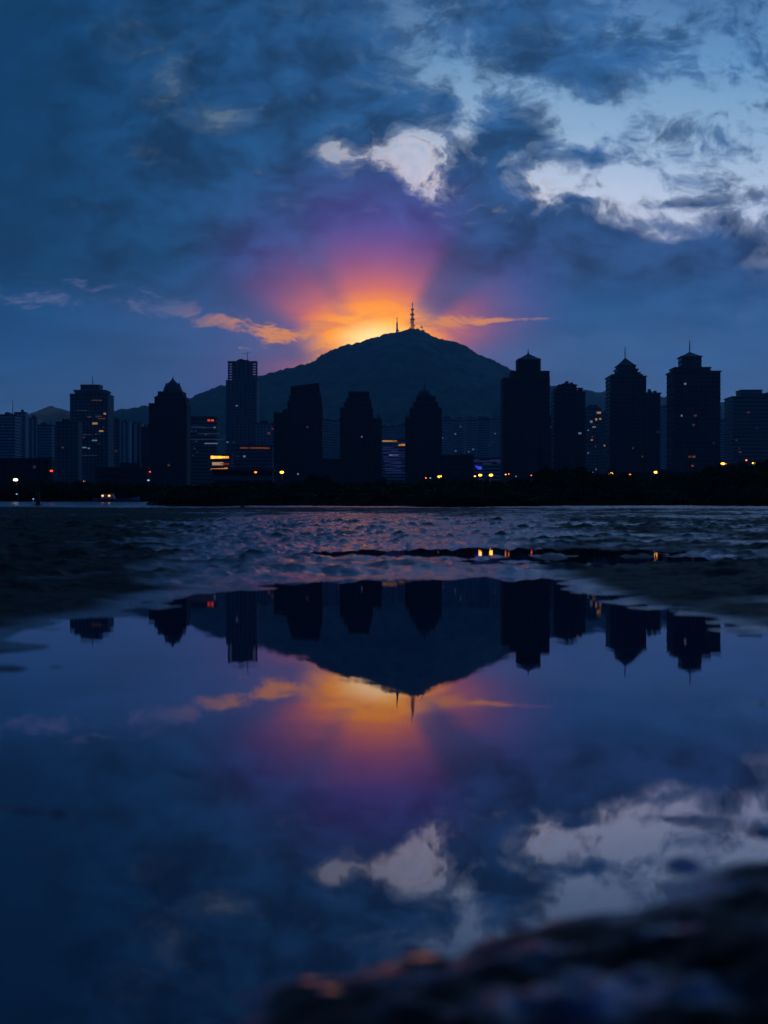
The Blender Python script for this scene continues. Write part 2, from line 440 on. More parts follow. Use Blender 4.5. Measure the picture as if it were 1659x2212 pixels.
# how much water stands in the mud: hollows and the pond margin are wettest
_ax = GX / np.maximum(GY, .5)
_mid = np.exp(-((_ax + .02) / .10) ** 2) * sstep(RR, 7, 9.5) * sstep(RR, 70, 26)
_wet = np.clip(.22 + .65 * fbm(GX * .22, GY * .16, 4) + .55 * fbm(GX * 1.6, GY * 1.1, 3) + 2.2 * _mid + .22 * sstep(_ax, .03, .14) - .8 * np.exp(-(((_ax - .235) / .10) ** 2 + ((RR - 9.3) / 2.4) ** 2)) - .18 * sstep(_ax, -.06, -.2), 0, 1)
_wet = np.clip(np.minimum(_wet, .95) - np.clip(TZ - ground_level(GX, GY) - .004, 0, .08) * 10, 0, 1)
_wet = np.maximum(_wet, sstep(POND_D, .35, 0) * .75)
_wet = np.maximum(_wet, .75 * sstep(RR, 88, 104) * (RR < 124))
_wet = np.maximum(_wet, sstep(-GX / np.maximum(GY, 1), .15, .175) * sstep(RR, 95, 118) * (RR < 240))
_wet = np.where(RR < 3.5, np.maximum(np.clip(.22 + .8 * fbm(GX * 3.3, GY * 3.3, 2) + .9 * fbm(GX * 9, GY * 9, 2), 0, .95), 1.0 * sstep(POND_D, .06, .01)), _wet)
a_ = me.attributes.new('wet', 'FLOAT', 'POINT'); a_.data.foreach_set('value', _wet.ravel().astype(np.float32))
mudflat = bpy.data.objects.new('mudflat', me); COL.objects.link(mudflat)
prop(mudflat, 'dark wet mudflat around and beyond the still pool', kind='structure')
M_mud, b = mat('wet_mud')
gpv = gpos()
w = attr('wet')
n1 = noise(gpv, 3.0, 6, .6)
put(b.inputs['Base Color'], mixc(step(n1, .35, .65), lin(24, 21, 18), lin(46, 40, 33)))
n2 = noise(gpv, 1.1, 4, .6)
wm = step(w + (n2 - .5) * .5, .12, 1.0)
put(b.inputs['Roughness'], mt('MULTIPLY_ADD', wm, -.56, .66))
put(b.inputs['Specular IOR Level'], mt('MULTIPLY_ADD', wm, .90, .05))
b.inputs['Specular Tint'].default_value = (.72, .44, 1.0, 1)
b.inputs['IOR'].default_value = 1.75
hh = noise(gpv, 9.0, 5, .65) * .6 + noise(vm('MULTIPLY', gpv, (1.0, 2.2, 1)), 2.6, 3, .5)
put(b.inputs['Normal'], bump(hh, mt('MULTIPLY_ADD', wm, -.5, .9), .05))
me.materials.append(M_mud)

M_water, b = mat('still_water')
gpv = gpos()
TREE.nodes.remove(b)
fr = TREE.nodes.new('ShaderNodeFresnel'); fr.inputs['IOR'].default_value = 1.85
gl = TREE.nodes.new('ShaderNodeBsdfGlossy'); gl.inputs['Roughness'].default_value = .012
gl.inputs['Color'].default_value = (.86, .83, 1.0, 1)
df = TREE.nodes.new('ShaderNodeBsdfDiffuse'); df.inputs['Color'].default_value = (.012, .014, .018, 1)
rip = noise(vm('MULTIPLY', gpv, (1.0, .8, 1)), 5.0, 3, .5)
nb = bump(rip, .25, .0016)
put(fr.inputs['Normal'], nb); put(gl.inputs['Normal'], nb)
mx_ = TREE.nodes.new('ShaderNodeMixShader')
TREE.links.new(fr.outputs[0], mx_.inputs[0]); TREE.links.new(df.outputs[0], mx_.inputs[1]); TREE.links.new(gl.outputs[0], mx_.inputs[2])
TREE.links.new(mx_.outputs[0], TREE.nodes['Material Output'].inputs[0])
mb = MB()
mb.add([(28 * math.cos(2 * math.pi * i / 48), 6 + 28 * math.sin(2 * math.pi * i / 48), 0) for i in range(48)], [tuple(range(48))])
prop(mb.build('water', M_water), 'still mirror-like pool of water on the mudflat', kind='structure')

# ================================================================== mountain and hills
RIDGE = [(-300, 905), (0, 902), (100, 897), (200, 890), (300, 880), (330, 875), (400, 866), (430, 850), (490, 832), (560, 812), (620, 795), (665, 785), (700, 765), (740, 750),
         (780, 737), (830, 722), (860, 714), (890, 711), (910, 713), (940, 728), (980, 740), (1010, 752), (1060, 777), (1100, 797), (1150, 815), (1190, 838),
         (1240, 862), (1300, 880), (1400, 900), (1500, 915), (1700, 940), (2000, 960)]
LEFT_HILL = [(-500, 930), (-200, 915), (0, 905), (60, 895), (100, 880), (115, 878), (150, 887), (200, 897), (260, 889), (300, 884), (340, 886), (420, 900), (600, 940), (800, 990)]
RIGHT_HILL = [(900, 960), (1050, 880), (1150, 842), (1190, 832), (1240, 838), (1300, 845), (1330, 847), (1400, 855), (1430, 859), (1560, 868), (1600, 872), (1700, 878), (1900, 900), (2200, 940)]
M_forest, b = mat('hill_forest')
gpv = gpos()
f1 = noise(gpv, .02, 6, .65)
put(b.inputs['Base Color'], mixc(step(f1, .3, .7), lin(36, 54, 38), lin(98, 110, 78)))
b.inputs['Roughness'].default_value = .95
b.inputs['Specular IOR Level'].default_value = .1
put(b.inputs['Normal'], bump(noise(gpv, .06, 5, .7), .6, 5.0))
def range_mesh(name, ridge, D, front, back, gstep, seed, label):
    us = np.array([p[0] for p in ridge]); vs = np.array([p[1] for p in ridge])
    xs = np.arange((us[0] - 829.5) * K * D, (us[-1] - 829.5) * K * D, gstep)
    hs = np.interp(xs, (us - 829.5) * K * D, EYE + (HZ - vs) * K * D)
    ys = np.concatenate([np.linspace(D - front, D - 160, 90, endpoint=False), np.arange(D - 160, D + 120, gstep), np.linspace(D + 120, D + back, 20)])
    Xg, Yg = np.meshgrid(xs, ys)
    Hg = np.broadcast_to(hs, Xg.shape)
    t = np.where(Yg < D, (D - Yg) / front, (Yg - D) / back)
    # spurs: the crest line wanders a little with the slope
    z = Hg * (1 - np.clip(t, 0, 1) ** 1.15) + t * (1 - t) * Hg * .5 * fbm(Xg * .0035 + seed, Yg * .0025, 4)
    z += 9.0 * fbm(Xg * .012 + seed, Yg * .012, 3) + 11.0 * np.abs(fbm(Xg * .045, Yg * .045 + seed, 3)) - 4.5
    z = np.maximum(z, 1.0)
    z[0, :] = 1.0; z[-1, :] = 1.0
    v = np.stack([Xg, Yg, z], -1).reshape(-1, 3); n = len(xs)
    i = np.arange(len(ys) - 1)[:, None] * n; j = np.arange(n - 1)[None, :]
    q = np.stack([i + j, i + j + 1, i + n + j + 1, i + n + j], -1).reshape(-1, 4)
    me = bpy.data.meshes.new(name); me.from_pydata(v.tolist(), [], q.tolist()); me.materials.append(M_forest)
    me.polygons.foreach_set('use_smooth', [True] * len(q))
    o = bpy.data.objects.new(name, me); COL.objects.link(o)
    prop(o, label, kind='structure')
    return lambda x: float(np.interp(x, xs, z[int(np.argmin(np.abs(ys - D)))]))
crest = range_mesh('mountain', RIDGE, 4000, 1350, 900, 6.0, 3.0, 'forested mountain with the sun setting behind its summit')
range_mesh('hills', LEFT_HILL, 5000, 900, 600, 9.0, 12.0, 'low distant hills beyond the left towers')
range_mesh('hills', RIGHT_HILL, 4900, 900, 600, 9.0, 31.0, 'long low ridge behind the pavilion towers')

# ================================================================== city
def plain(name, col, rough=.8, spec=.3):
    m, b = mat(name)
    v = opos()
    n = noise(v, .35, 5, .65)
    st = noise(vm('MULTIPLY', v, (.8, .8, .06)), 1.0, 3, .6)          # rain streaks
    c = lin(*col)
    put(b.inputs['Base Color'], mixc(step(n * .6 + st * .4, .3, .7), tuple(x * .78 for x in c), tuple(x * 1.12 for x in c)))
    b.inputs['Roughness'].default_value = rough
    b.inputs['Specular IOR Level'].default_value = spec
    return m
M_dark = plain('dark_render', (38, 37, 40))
M_stone = plain('brown_stone', (60, 54, 52))
M_grey = plain('grey_concrete', (108, 110, 116))
M_pale = plain('pale_render', (196, 192, 186))
M_tile = plain('pale_tile', (170, 168, 176))
M_roof = plain('roof_metal', (60, 62, 68), .6)
M_steel = plain('mast_steel', (88, 50, 44), .7)
M_glass, b = mat('facade_glass')
n = noise(opos(), .25, 2, .5)
put(b.inputs['Base Color'], mixc(n, lin(16, 19, 24), lin(34, 40, 48)))
b.inputs['Roughness'].default_value = .25
b.inputs['Specular IOR Level'].default_value = .3
def glow(name, col, s):
    m = bpy.data.materials.new(name); m.use_nodes = True
    t = m.node_tree; b = t.nodes['Principled BSDF']
    b.inputs['Base Color'].default_value = (.1, .1, .1, 1)
    b.inputs['Emission Color'].default_value = (*lin(*col), 1); b.inputs['Emission Strength'].default_value = s
    return m
GL = {'w': glow('warm_window', (255, 190, 110), .34), 'o': glow('orange_window', (255, 140, 50), .7), 'c': glow('cool_window', (170, 205, 255), .22),
      'p': glow('violet_window', (120, 120, 255), .06), 'd': glow('dim_window', (220, 150, 90), .075), 'r': glow('red_light', (255, 70, 40), .8),
      'b': glow('bright_strip', (255, 178, 60), 1.8), 'a': glow('amber_strip', (255, 120, 40), .14), 'm': glow('rosy_screen', (240, 190, 150), .45),
      'l': glow('blue_light', (70, 80, 255), .8), 'f': glow('faint_blue_window', (120, 150, 215), .055)}
_win = {}
def window_mesh(w, h, key):
    k = (round(w, 1), round(h, 1), key)
    if k not in _win:
        m = MB(); m.box(-w / 2, w / 2, -.12, .12, -h / 2, h / 2); o = m.build('lit_window', GL[key]); _win[k] = o.data
        bpy.data.objects.remove(o)
    return _win[k]
BASE = 2.0
def facade(m, x0, x1, y0, y1, z0, z1, fh, bay, style):
    """glass core with proud floor bands and piers: material 0 wall, 1 glass"""
    m.box(x0, x1, y0, y1, z0, z1, 1)
    nfl = max(1, int(round((z1 - z0) / fh)))
    if style in ('bands', 'grid', 'fins'):
        sp = {'bands': .55, 'grid': .42, 'fins': .28}[style] * fh
        for i in range(nfl):
            a = z0 + (z1 - z0) * i / nfl
            p = .35 if style == 'bands' else .22
            m.box(x0 - p, x1 + p, y0 - p, y1 + p, a, a + sp)
    if style in ('piers', 'grid', 'fins'):
        pw = {'piers': .55, 'grid': .38, 'fins': .3}[style] * bay
        p = .5 if style == 'piers' else .3
        nb = max(2, int(round((x1 - x0) / bay)))
        for i in range(nb + 1):
            c = x0 + (x1 - x0) * i / nb
            m.box(c - pw / 2, c + pw / 2, y0 - p, y1 + p, z0, z1 - .02)
        nb = max(2, int(round((y1 - y0) / bay)))
        for i in range(1, nb):
            c = y0 + (y1 - y0) * i / nb
            m.box(x0 - p, x1 + p, c - pw / 2, c + pw / 2, z0, z1 - .03)
    if style == 'bays':                       # stacked bay windows between deep recesses
        nb = max(2, int(round((x1 - x0) / bay)))
        for i in range(nb):
            c = x0 + (x1 - x0) * (i + .5) / nb; w = (x1 - x0) / nb
            m.box(c - w * .36, c + w * .36, y0 - 1.3, y0 + .4, z0, z1 - .6)
            for j in range(nfl):
                a = z0 + (z1 - z0) * j / nfl
                m.box(c - w * .24, c + w * .24, y0 - 1.42, y0 - 1.2, a + .42 * fh, a + .86 * fh, 1)
        for i in range(nfl):
            a = z0 + (z1 - z0) * i / nfl
            m.box(x0 - .2, x1 + .2, y0 - .3, y1 + .3, a, a + .4 * fh)
def building(name, label, D, wall, style, tiers, depth=.8, fh=3.2, bay=3.6, cat='tower', group=None, wins=(), rand=(), extras=(), cornice=.7, seed=0, roofkit=True):
    """tiers: (x0, x1, top) stacked; ('g', x0, x1, top) a wing standing on the ground beside the tower."""
    rr = random.Random(hash(label) % 9973 if False else sum(map(ord, label)) + seed)
    st = [t for t in tiers if t[0] != 'g']
    cxs = (st[0][0] + st[0][1]) / 2; cx = wx(cxs, D)
    full = wx(st[0][1], D) - wx(st[0][0], D)
    dep = full * depth
    root = empty(name, (cx, D + dep / 2, BASE))
    prop(root, label, cat, group)
    m = MB(); rf = MB(); z = 0.0; fronts = []; tops = []
    first = st[0]
    for t in tiers:
        g = t[0] == 'g'
        x0, x1, top = (t[1:4] if g else t[:3])
        a, b_, zt = wx(x0, D) - cx, wx(x1, D) - cx, wz(top, D) - BASE
        if g:
            d = dep * .42; z0 = 0.0
        else:
            ratio = (x1 - x0) / (first[1] - first[0]); d = dep / 2 * (ratio * .75 + .25); z0 = z; z = zt
            if z0 > 0: z0 += .9
        facade(m, a, b_, -d, d, z0, zt, fh, bay, style)
        fronts.append((x0, x1, wz(top, D) - BASE, z0, d))
        o = cornice
        rf.box(a - o, b_ + o, -d - o, d + o, zt, zt + .9)
        tops.append((a, b_, d, zt + .9))
    m.build('wall', [wall, M_glass], root)
    roof = rf.build('roof', M_roof, root)
    if roofkit:                                # lift houses and tanks that break the roof line
        a, b_, d, zt = tops[-1]
        for i in range(3):
            w = (b_ - a) * rr.uniform(.10, .2); c = rr.uniform(a + w, b_ - w); h = rr.uniform(1.0, 3.0)
            k = MB(); k.box(c - w / 2, c + w / 2, rr.uniform(-d, 0), d * .6, zt, zt + h)
            k.build('plant_room', M_roof, roof)
    def place(sx, sy, w, h, key):
        x, zz = wx(sx, D) - cx, wz(sy, D) - BASE
        d = None
        for (x0, x1, zt, z0, dd) in fronts:
            if x0 <= sx <= x1 and z0 <= zz <= zt: d = dd if d is None else max(d, dd)
        if d is None: return
        o = bpy.data.objects.new('lit_window', window_mesh(w, h, key)); COL.objects.link(o)
        o.parent = root; o.location = (x, -d - (1.5 if style == 'bays' else .55), zz)
    for wn in wins: place(*wn)
    for (x0, x1, y0, y1, cnt, keys) in rand:
        cnt = max(1, int(cnt * .42))
        for i in range(cnt):
            sy = rr.uniform(y0, y1)
            fz = round((wz(sy, D) - BASE) / fh) * fh + fh * .65 + BASE       # snap to a storey
            sy = (HZ - (fz - EYE) / (K * D)) / .96
            place(rr.uniform(x0, x1), sy, rr.choice([1.2, 1.6, 2.2]), 1.3, rr.choice(keys))
    for e in extras:
        k = e[0]
        X_ = lambda sx: wx(sx, D) - cx
        Z_ = lambda sy: wz(sy, D) - BASE
        e_ = MB()
        if k == 'hip':                          # (hip, x0, x1, eaves, apex): square pavilion roof with a flared eave
            a, b_, z0, z1 = X_(e[1]), X_(e[2]), Z_(e[3]), Z_(e[4]); c, hw = (a + b_) / 2, (b_ - a) / 2
            zm = z0 + (z1 - z0) * .38
            e_.box(a, b_, -hw, hw, z0 - .5, z0)
            e_.box(a, b_, -hw, hw, z0 + .01, zm, top=(c - hw * .58, c + hw * .58, -hw * .58, hw * .58))
            e_.box(c - hw * .58, c + hw * .58, -hw * .58, hw * .58, zm + .01, z1, top=(c - .3, c + .3, -.3, .3))
            e_.build('pavilion_roof', M_roof, root)
        elif k == 'dome':                       # (dome, x0, x1, base, top): bell-shaped crown
            a, b_, z0, z1 = X_(e[1]), X_(e[2]), Z_(e[3]), Z_(e[4]); c, hw = (a + b_) / 2, (b_ - a) / 2; h = z1 - z0
            e_.lathe([(hw * p * 1.05, z0 + h * q) for p, q in ((1.06, 0), (1.0, .05), (.94, .24), (.8, .44), (.58, .6), (.36, .72), (.19, .82), (.09, .91), (.03, 1.0))], 16, 0, c)
            for i in range(8):                  # ribs
                t = 2 * math.pi * (i + .5) / 8
                e_.bar((c + hw * 1.04 * math.cos(t), hw * 1.04 * math.sin(t), z0), (c + hw * .72 * math.cos(t), hw * .72 * math.sin(t), z0 + h * .66), .45, .3, 4)
            e_.build('dome', M_roof, root)
        elif k == 'spire':                      # (spire, x, z0, z1, r)
            c, z0, z1 = X_(e[1]), Z_(e[2]), Z_(e[3])
            e_.lathe([(e[4], z0), (e[4] * .55, z0 + (z1 - z0) * .3), (e[4] * .3, z0 + (z1 - z0) * .6), (.08, z1)], 8, 0, c)
            e_.build('spire', M_roof, root)
        elif k == 'mast':                       # (mast, x, z0, z1)
            c, z0, z1 = X_(e[1]), Z_(e[2]), Z_(e[3])
            e_.bar((c, 0, z0 - 1), (c, 0, z1), .45, .2, 6)
            e_.bar((c - 1, 0, z0 + (z1 - z0) * .4), (c + 1, 0, z0 + (z1 - z0) * .4), .15, .15, 4)
            e_.bar((c, 0, z1), (c, 0, z1 + .8), .35, .25, 6)
            e_.build('mast', M_roof, root)
        elif k == 'slab':                       # (slab, x0, x1, y0, y1): projecting cornice between two levels
            hw = (X_(e[2]) - X_(e[1])) / 2; c = (X_(e[1]) + X_(e[2])) / 2; z0, z1 = Z_(e[3]), Z_(e[4])
            e_.box(c - hw * .87, c + hw * .87, -hw * .8, hw * .8, z0, z1, top=(c - hw, c + hw, -hw * .86, hw * .86))
            e_.build('cornice', wall, root)
        elif k == 'turret':                     # (turret, x, base, top, r)
            c, z0, z1 = X_(e[1]), Z_(e[2]), Z_(e[3])
            e_.lathe([(e[4], z0 - .5), (e[4], z0 + (z1 - z0) * .6), (e[4] * 1.25, z0 + (z1 - z0) * .62), (.1, z1)], 8, 0, c, -2)
            e_.build('turret', M_roof, root)
        elif k == 'slope':                      # (slope, x0, x1, ylow, yhigh): leaning parapet
            a, b_, z0, z1 = X_(e[1]), X_(e[2]), Z_(e[3]), Z_(e[4]); d = tops[-1][2]
            zz = tops[-1][3]
            e_.add([(a, -d, zz), (b_, -d, zz), (b_, d, zz), (a, d, zz), (a, -d, z0), (b_, -d, z1), (b_, d, z1), (a, d, z0)],
                   [(3, 2, 1, 0), (4, 5, 6, 7), (0, 1, 5, 4), (1, 2, 6, 5), (2, 3, 7, 6), (3, 0, 4, 7)])
            e_.build('parapet', wall, root)
        elif k == 'lantern':                    # (lantern, x, y, r, key)
            c, z0 = X_(e[1]), Z_(e[2])
            e_.lathe([(e[3] * .5, z0 - e[3]), (e[3], z0), (e[3] * .5, z0 + e[3])], 8, 0, c, -fronts[0][4] * .8)
            e_.build('roof_light', GL[e[4]], root)
    return root

# -- front row of dark towers, left to right
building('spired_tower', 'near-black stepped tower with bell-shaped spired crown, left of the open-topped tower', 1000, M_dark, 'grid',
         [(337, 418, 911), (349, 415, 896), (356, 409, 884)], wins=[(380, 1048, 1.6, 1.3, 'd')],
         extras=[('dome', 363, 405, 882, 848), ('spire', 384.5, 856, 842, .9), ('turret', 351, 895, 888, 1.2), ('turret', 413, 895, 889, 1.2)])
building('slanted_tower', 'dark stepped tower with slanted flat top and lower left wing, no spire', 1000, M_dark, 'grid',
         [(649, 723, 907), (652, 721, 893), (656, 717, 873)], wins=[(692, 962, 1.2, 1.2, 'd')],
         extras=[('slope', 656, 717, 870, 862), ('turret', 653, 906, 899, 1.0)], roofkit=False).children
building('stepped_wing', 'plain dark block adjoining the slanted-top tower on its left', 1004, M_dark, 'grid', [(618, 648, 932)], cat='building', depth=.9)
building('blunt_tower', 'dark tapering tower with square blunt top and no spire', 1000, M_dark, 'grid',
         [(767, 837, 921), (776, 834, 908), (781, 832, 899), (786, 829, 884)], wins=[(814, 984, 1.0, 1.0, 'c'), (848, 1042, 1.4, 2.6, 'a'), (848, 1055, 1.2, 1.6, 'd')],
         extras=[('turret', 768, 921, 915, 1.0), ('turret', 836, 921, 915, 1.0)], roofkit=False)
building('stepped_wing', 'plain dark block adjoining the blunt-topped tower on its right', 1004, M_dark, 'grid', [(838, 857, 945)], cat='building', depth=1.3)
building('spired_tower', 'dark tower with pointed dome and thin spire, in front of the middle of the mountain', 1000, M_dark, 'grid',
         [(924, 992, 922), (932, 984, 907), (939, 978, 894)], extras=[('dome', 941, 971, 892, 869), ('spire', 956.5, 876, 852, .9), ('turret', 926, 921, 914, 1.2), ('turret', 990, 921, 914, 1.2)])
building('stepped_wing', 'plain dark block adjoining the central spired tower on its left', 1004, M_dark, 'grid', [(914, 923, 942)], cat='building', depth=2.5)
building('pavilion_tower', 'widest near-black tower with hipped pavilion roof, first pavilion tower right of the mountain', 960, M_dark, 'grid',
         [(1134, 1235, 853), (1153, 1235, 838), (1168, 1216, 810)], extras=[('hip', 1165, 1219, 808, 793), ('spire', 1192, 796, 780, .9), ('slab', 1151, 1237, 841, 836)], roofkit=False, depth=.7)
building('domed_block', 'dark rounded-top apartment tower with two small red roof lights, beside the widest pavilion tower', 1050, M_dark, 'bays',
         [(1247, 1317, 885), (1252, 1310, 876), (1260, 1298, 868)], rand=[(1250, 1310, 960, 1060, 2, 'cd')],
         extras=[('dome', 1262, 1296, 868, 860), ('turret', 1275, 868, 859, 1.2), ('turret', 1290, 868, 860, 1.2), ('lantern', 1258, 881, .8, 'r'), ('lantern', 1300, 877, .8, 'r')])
building('pavilion_tower', 'dark ribbed tower with steep pyramid roof and mast, between the two broader pavilion towers', 1080, M_stone, 'bays',
         [(1373, 1454, 849), (1380, 1446, 845), (1391, 1437, 832), (1394, 1432, 824)], rand=[(1380, 1450, 900, 1050, 6, 'ddcp')],
         extras=[('hip', 1391, 1434, 822, 803), ('spire', 1412, 808, 797, .8), ('mast', 1412, 797, 780), ('turret', 1383, 848, 841, 1.2)], roofkit=False, bay=5)
building('apartment_wing', 'lower dark ribbed block on the right side of the pyramid-roofed tower', 1090, M_stone, 'bays', [(1455, 1486, 887)], cat='building', bay=5, rand=[(1458, 1484, 920, 1050, 2, 'dp')])
building('pavilion_tower', 'broad dark tower with flared pavilion and tall thin mast, farthest right pavilion tower', 1000, M_stone, 'bays',
         [(1515, 1621, 838), (1521, 1600, 829), (1538, 1582, 803)], rand=[(1550, 1566, 940, 1060, 12, 'ddda'), (1520, 1560, 850, 960, 5, 'dc'), (1585, 1610, 950, 1060, 3, 'dp')],
         extras=[('hip', 1535, 1584, 801, 789), ('spire', 1560, 791, 783, .8), ('mast', 1560, 783, 765), ('slab', 1513, 1623, 841, 836)], roofkit=False, bay=5.5, depth=.7)
building('apartment_tower', 'bluish banded apartment tower with raised roof block at the right edge', 1150, M_grey, 'bands',
         [(1649, 1745, 895), (1672, 1718, 879)], rand=[(1655, 1726, 930, 1035, 12, 'pdfd')], extras=[('slab', 1671, 1719, 880, 877)], roofkit=False)
building('apartment_tower', 'dark tower rising at the right frame edge behind the banded one', 1190, M_stone, 'grid', [(1719, 1790, 888)])

# -- left side
building('terraced_tower', 'dark blue office tower with two flaring roof tiers, lit windows and a mast', 1350, M_grey, 'grid',
         [(159, 242, 889), (169, 232, 880), (180, 219, 868)],
         extras=[('slab', 164, 238, 888, 878), ('slab', 177, 222, 876, 865), ('mast', 201.5, 866, 846)], roofkit=False,
         wins=[(218, 902, 10, 1.0, 'd'), (236, 932, 2.2, 1.6, 'w'), (214, 954, 5, 1.8, 'w'), (201, 939, 4, 1.2, 'd'), (222, 938, 6, 1.0, 'd'), (229, 943, 7, 1.2, 'd'), (228, 971, 4, 1.4, 'w'), (213, 992, 5, 1.2, 'c'), (190, 1008, 4, 1.2, 'c'), (200, 1010, 2, 1.2, 'c'), (176, 979, 26, .9, 'f'), (185, 925, 12, .8, 'f'), (166, 1028, 5, 1.6, 'c'), (195, 1026, 20, .8, 'f')],
         rand=[(165, 238, 950, 1050, 16, 'dff')])
building('office_block', 'plain dark block in front of the terraced office tower on its left', 1280, M_grey, 'grid', [(127, 175, 952)], cat='building', rand=[(130, 172, 980, 1050, 4, 'fd')])
building('apartment_tower', 'pale blue slab with sloping roof and thin mast at the left edge', 1500, M_tile, 'bands', [(-30, 33, 935)], extras=[('mast', 22, 933, 902)], rand=[(0, 30, 960, 1030, 5, 'f')])
building('apartment_tower', 'narrow blue tower beside the sloping-roofed slab, tallest at the far left', 1560, M_tile, 'grid', [(33, 57, 930)], rand=[(35, 55, 960, 1030, 3, 'f')])
building('apartment_tower', 'pale vertically ribbed tower right of the narrow blue tower', 1700, M_pale, 'piers', [(55, 83, 943)], bay=5)
building('apartment_tower', 'blue horizontally banded block at far left between ribbed tower and dark block', 1620, M_tile, 'bands', [(84, 116, 958)], rand=[(86, 114, 980, 1040, 4, 'f')])
building('apartment_tower', 'faint pale slab squeezed beside the dark office block', 1900, M_pale, 'piers', [(113, 128, 960)], bay=5)
building('apartment_tower', 'shaded tower just right of the terraced office tower', 1500, M_grey, 'grid', [(243, 268, 946)], wins=[(250, 955, 5, 1.6, 'w')], rand=[(245, 266, 960, 1030, 3, 'fd')])
building('apartment_tower', 'pale striped residential slab, left of a twin slab beside the bell-crowned tower', 1800, M_pale, 'piers', [(270, 290, 951)], bay=6)
building('apartment_tower', 'pale striped residential slab, right of a twin slab beside the bell-crowned tower', 1830, M_pale, 'piers', [(292, 318, 955)], bay=6)
building('office_block', 'dark slab tucked against the left side of the bell-crowned tower', 1100, M_stone, 'grid', [(319, 336, 964)], cat='building')
building('low_hall', 'long low dark hall at the foot of the striped slabs', 700, M_stone, 'bands', [(216, 330, 1056)], cat='building', depth=.3)
building('office_block', 'banded glass office with two red roof lights, right of the bell-crowned tower', 1300, M_grey, 'bands', [(417, 487, 944), (418, 486, 940)], cat='office',
         wins=[(463, 963, 18, .9, 'f'), (470, 977, 20, .9, 'f'), (483, 963, 2, 1.4, 'c'), (455, 990, 40, .8, 'f'), (475, 999, 12, .9, 'c'), (440, 962, 14, 1.0, 'f'), (470, 947, 2.2, 1.7, 'r'), (478, 947, 2.6, 1.7, 'r')],
         rand=[(420, 484, 960, 1050, 26, 'ffffd')], roofkit=False)
building('lit_podium', 'low shopping podium with bright orange lit storeys', 1150, M_grey, 'bands', [(470, 520, 1026)], cat='building', depth=.6,
         wins=[(478, 1030, 2.6, 2.4, 'b'), (488, 1030, 8, 2.0, 'b'), (503, 1030, 8.5, 1.6, 'b'), (511, 1030, 3, 1.2, 'o'), (490, 1044.5, 9, 2.4, 'm'), (506, 1045, 7, 1.2, 'a'),
               (480, 1057, 4, 1.2, 'o'), (488, 1057.5, 3, 1.8, 'o'), (496, 1056.5, 3.4, 1.3, 'o'), (503, 1057, 3, 1.8, 'o'), (509, 1056, 2.6, 2.0, 'o')], roofkit=False)

# the tall tower under construction: open floors round a solid core at the top
def open_tower():
    D = 1650; cx = wx(543, D); dep = wx(576, D) - wx(510, D)
    r = empty('open_topped_tower', (cx, D + dep / 2, BASE))
    prop(r, 'tall bluish tower with see-through open floors at its top corners', 'tower')
    L, Rr = wx(510, D) - cx, wx(576, D) - cx
    zt, zo = wz(815, D) - BASE, wz(856, D) - BASE
    m = MB(); facade(m, L, Rr, -dep / 2, dep / 2, 0, zo, 3.4, 4.6, 'grid'); m.build('wall', [M_grey, M_glass], r)
    c0, c1 = wx(522, D) - cx, wx(562, D) - cx
    m = MB(); facade(m, c0, c1, -dep * .3, dep * .3, zo + .3, zt + 1, 3.4, 4.6, 'grid'); m.build('core', [M_grey, M_glass], r)
    fr = MB(); n = 7
    for i in range(n + 1):
        z = zo + (zt - zo) * i / n
        fr.box(L, Rr, -6, 6, z, z + (2.0 if i == n else 1.0))
    for x in (L + .6, L + 6, Rr - 6, Rr - .6):
        for y in (-5.5, 5.5): fr.bar((x, y, zo), (x, y, zt), .6, .6, 4)
    fr.build('open_floors', M_grey, r)
    k = MB(); k.box(wx(531, D) - cx, wx(557, D) - cx, -8, 8, zt + 1.55, wz(809, D) - BASE); k.build('plant_room', M_roof, r)
    k = MB(); k.box(wx(536, D) - cx, wx(545, D) - cx, -9, 5, wz(809, D) - BASE + .05, wz(807, D) - BASE); k.build('plant_room', M_roof, r)
    k = MB(); zc = wz(809, D) - BASE; c = wx(554, D) - cx
    k.bar((c, 0, zc), (c, 0, zc + 9), .4, .3, 5); k.bar((c - 6, 0, zc + 8), (c + 4, 0, zc + 9.5), .3, .3, 4); k.build('roof_crane', M_roof, r)
    for (sx, sy, key) in ((533, 914, 'c'), (509.5, 996, 'c'), (526, 996, 'f'), (560, 940, 'f')):
        if sx < 511: sx = 512
        o = bpy.data.objects.new('lit_window', window_mesh(2.4, 1.4, key)); COL.objects.link(o); o.parent = r
        o.location = (wx(sx, D) - cx, -dep / 2 - .5, wz(sy, D) - BASE)
open_tower()
building('apartment_block', 'mid-height blue block directly left of the slanted-top tower', 1500, M_tile, 'grid', [(577, 617, 954)], cat='building', wins=[(614, 966, 3, 2, 'd'), (605, 976, 2.4, 1.6, 'a')], rand=[(580, 615, 980, 1050, 6, 'fd')])
building('office_block', 'low office with a broken row of small orange lights under its roof', 1250, M_grey, 'bands', [(529, 612, 1004)], cat='office', depth=.5, roofkit=False,
         wins=[(543, 1009, 2.2, 1.1, 'a'), (549, 1009, 6, 1.2, 'a'), (557, 1009, 2, 1, 'd'), (564, 1009, 2, 1, 'd'), (575, 1009, 9, 1.3, 'a'), (585, 1009, 7, 1.3, 'a'), (593, 1009, 4, 1.2, 'a'), (600, 1009.6, 5, 1.3, 'a'), (550, 1028, 2, 1.6, 'c'), (535, 1028, 1.6, 1.2, 'f')])
building('low_hall', 'low blue hall behind the shrubs below the open-topped tower', 520, M_grey, 'bands', [(480, 612, 1062)], cat='building', depth=.2, roofkit=False)

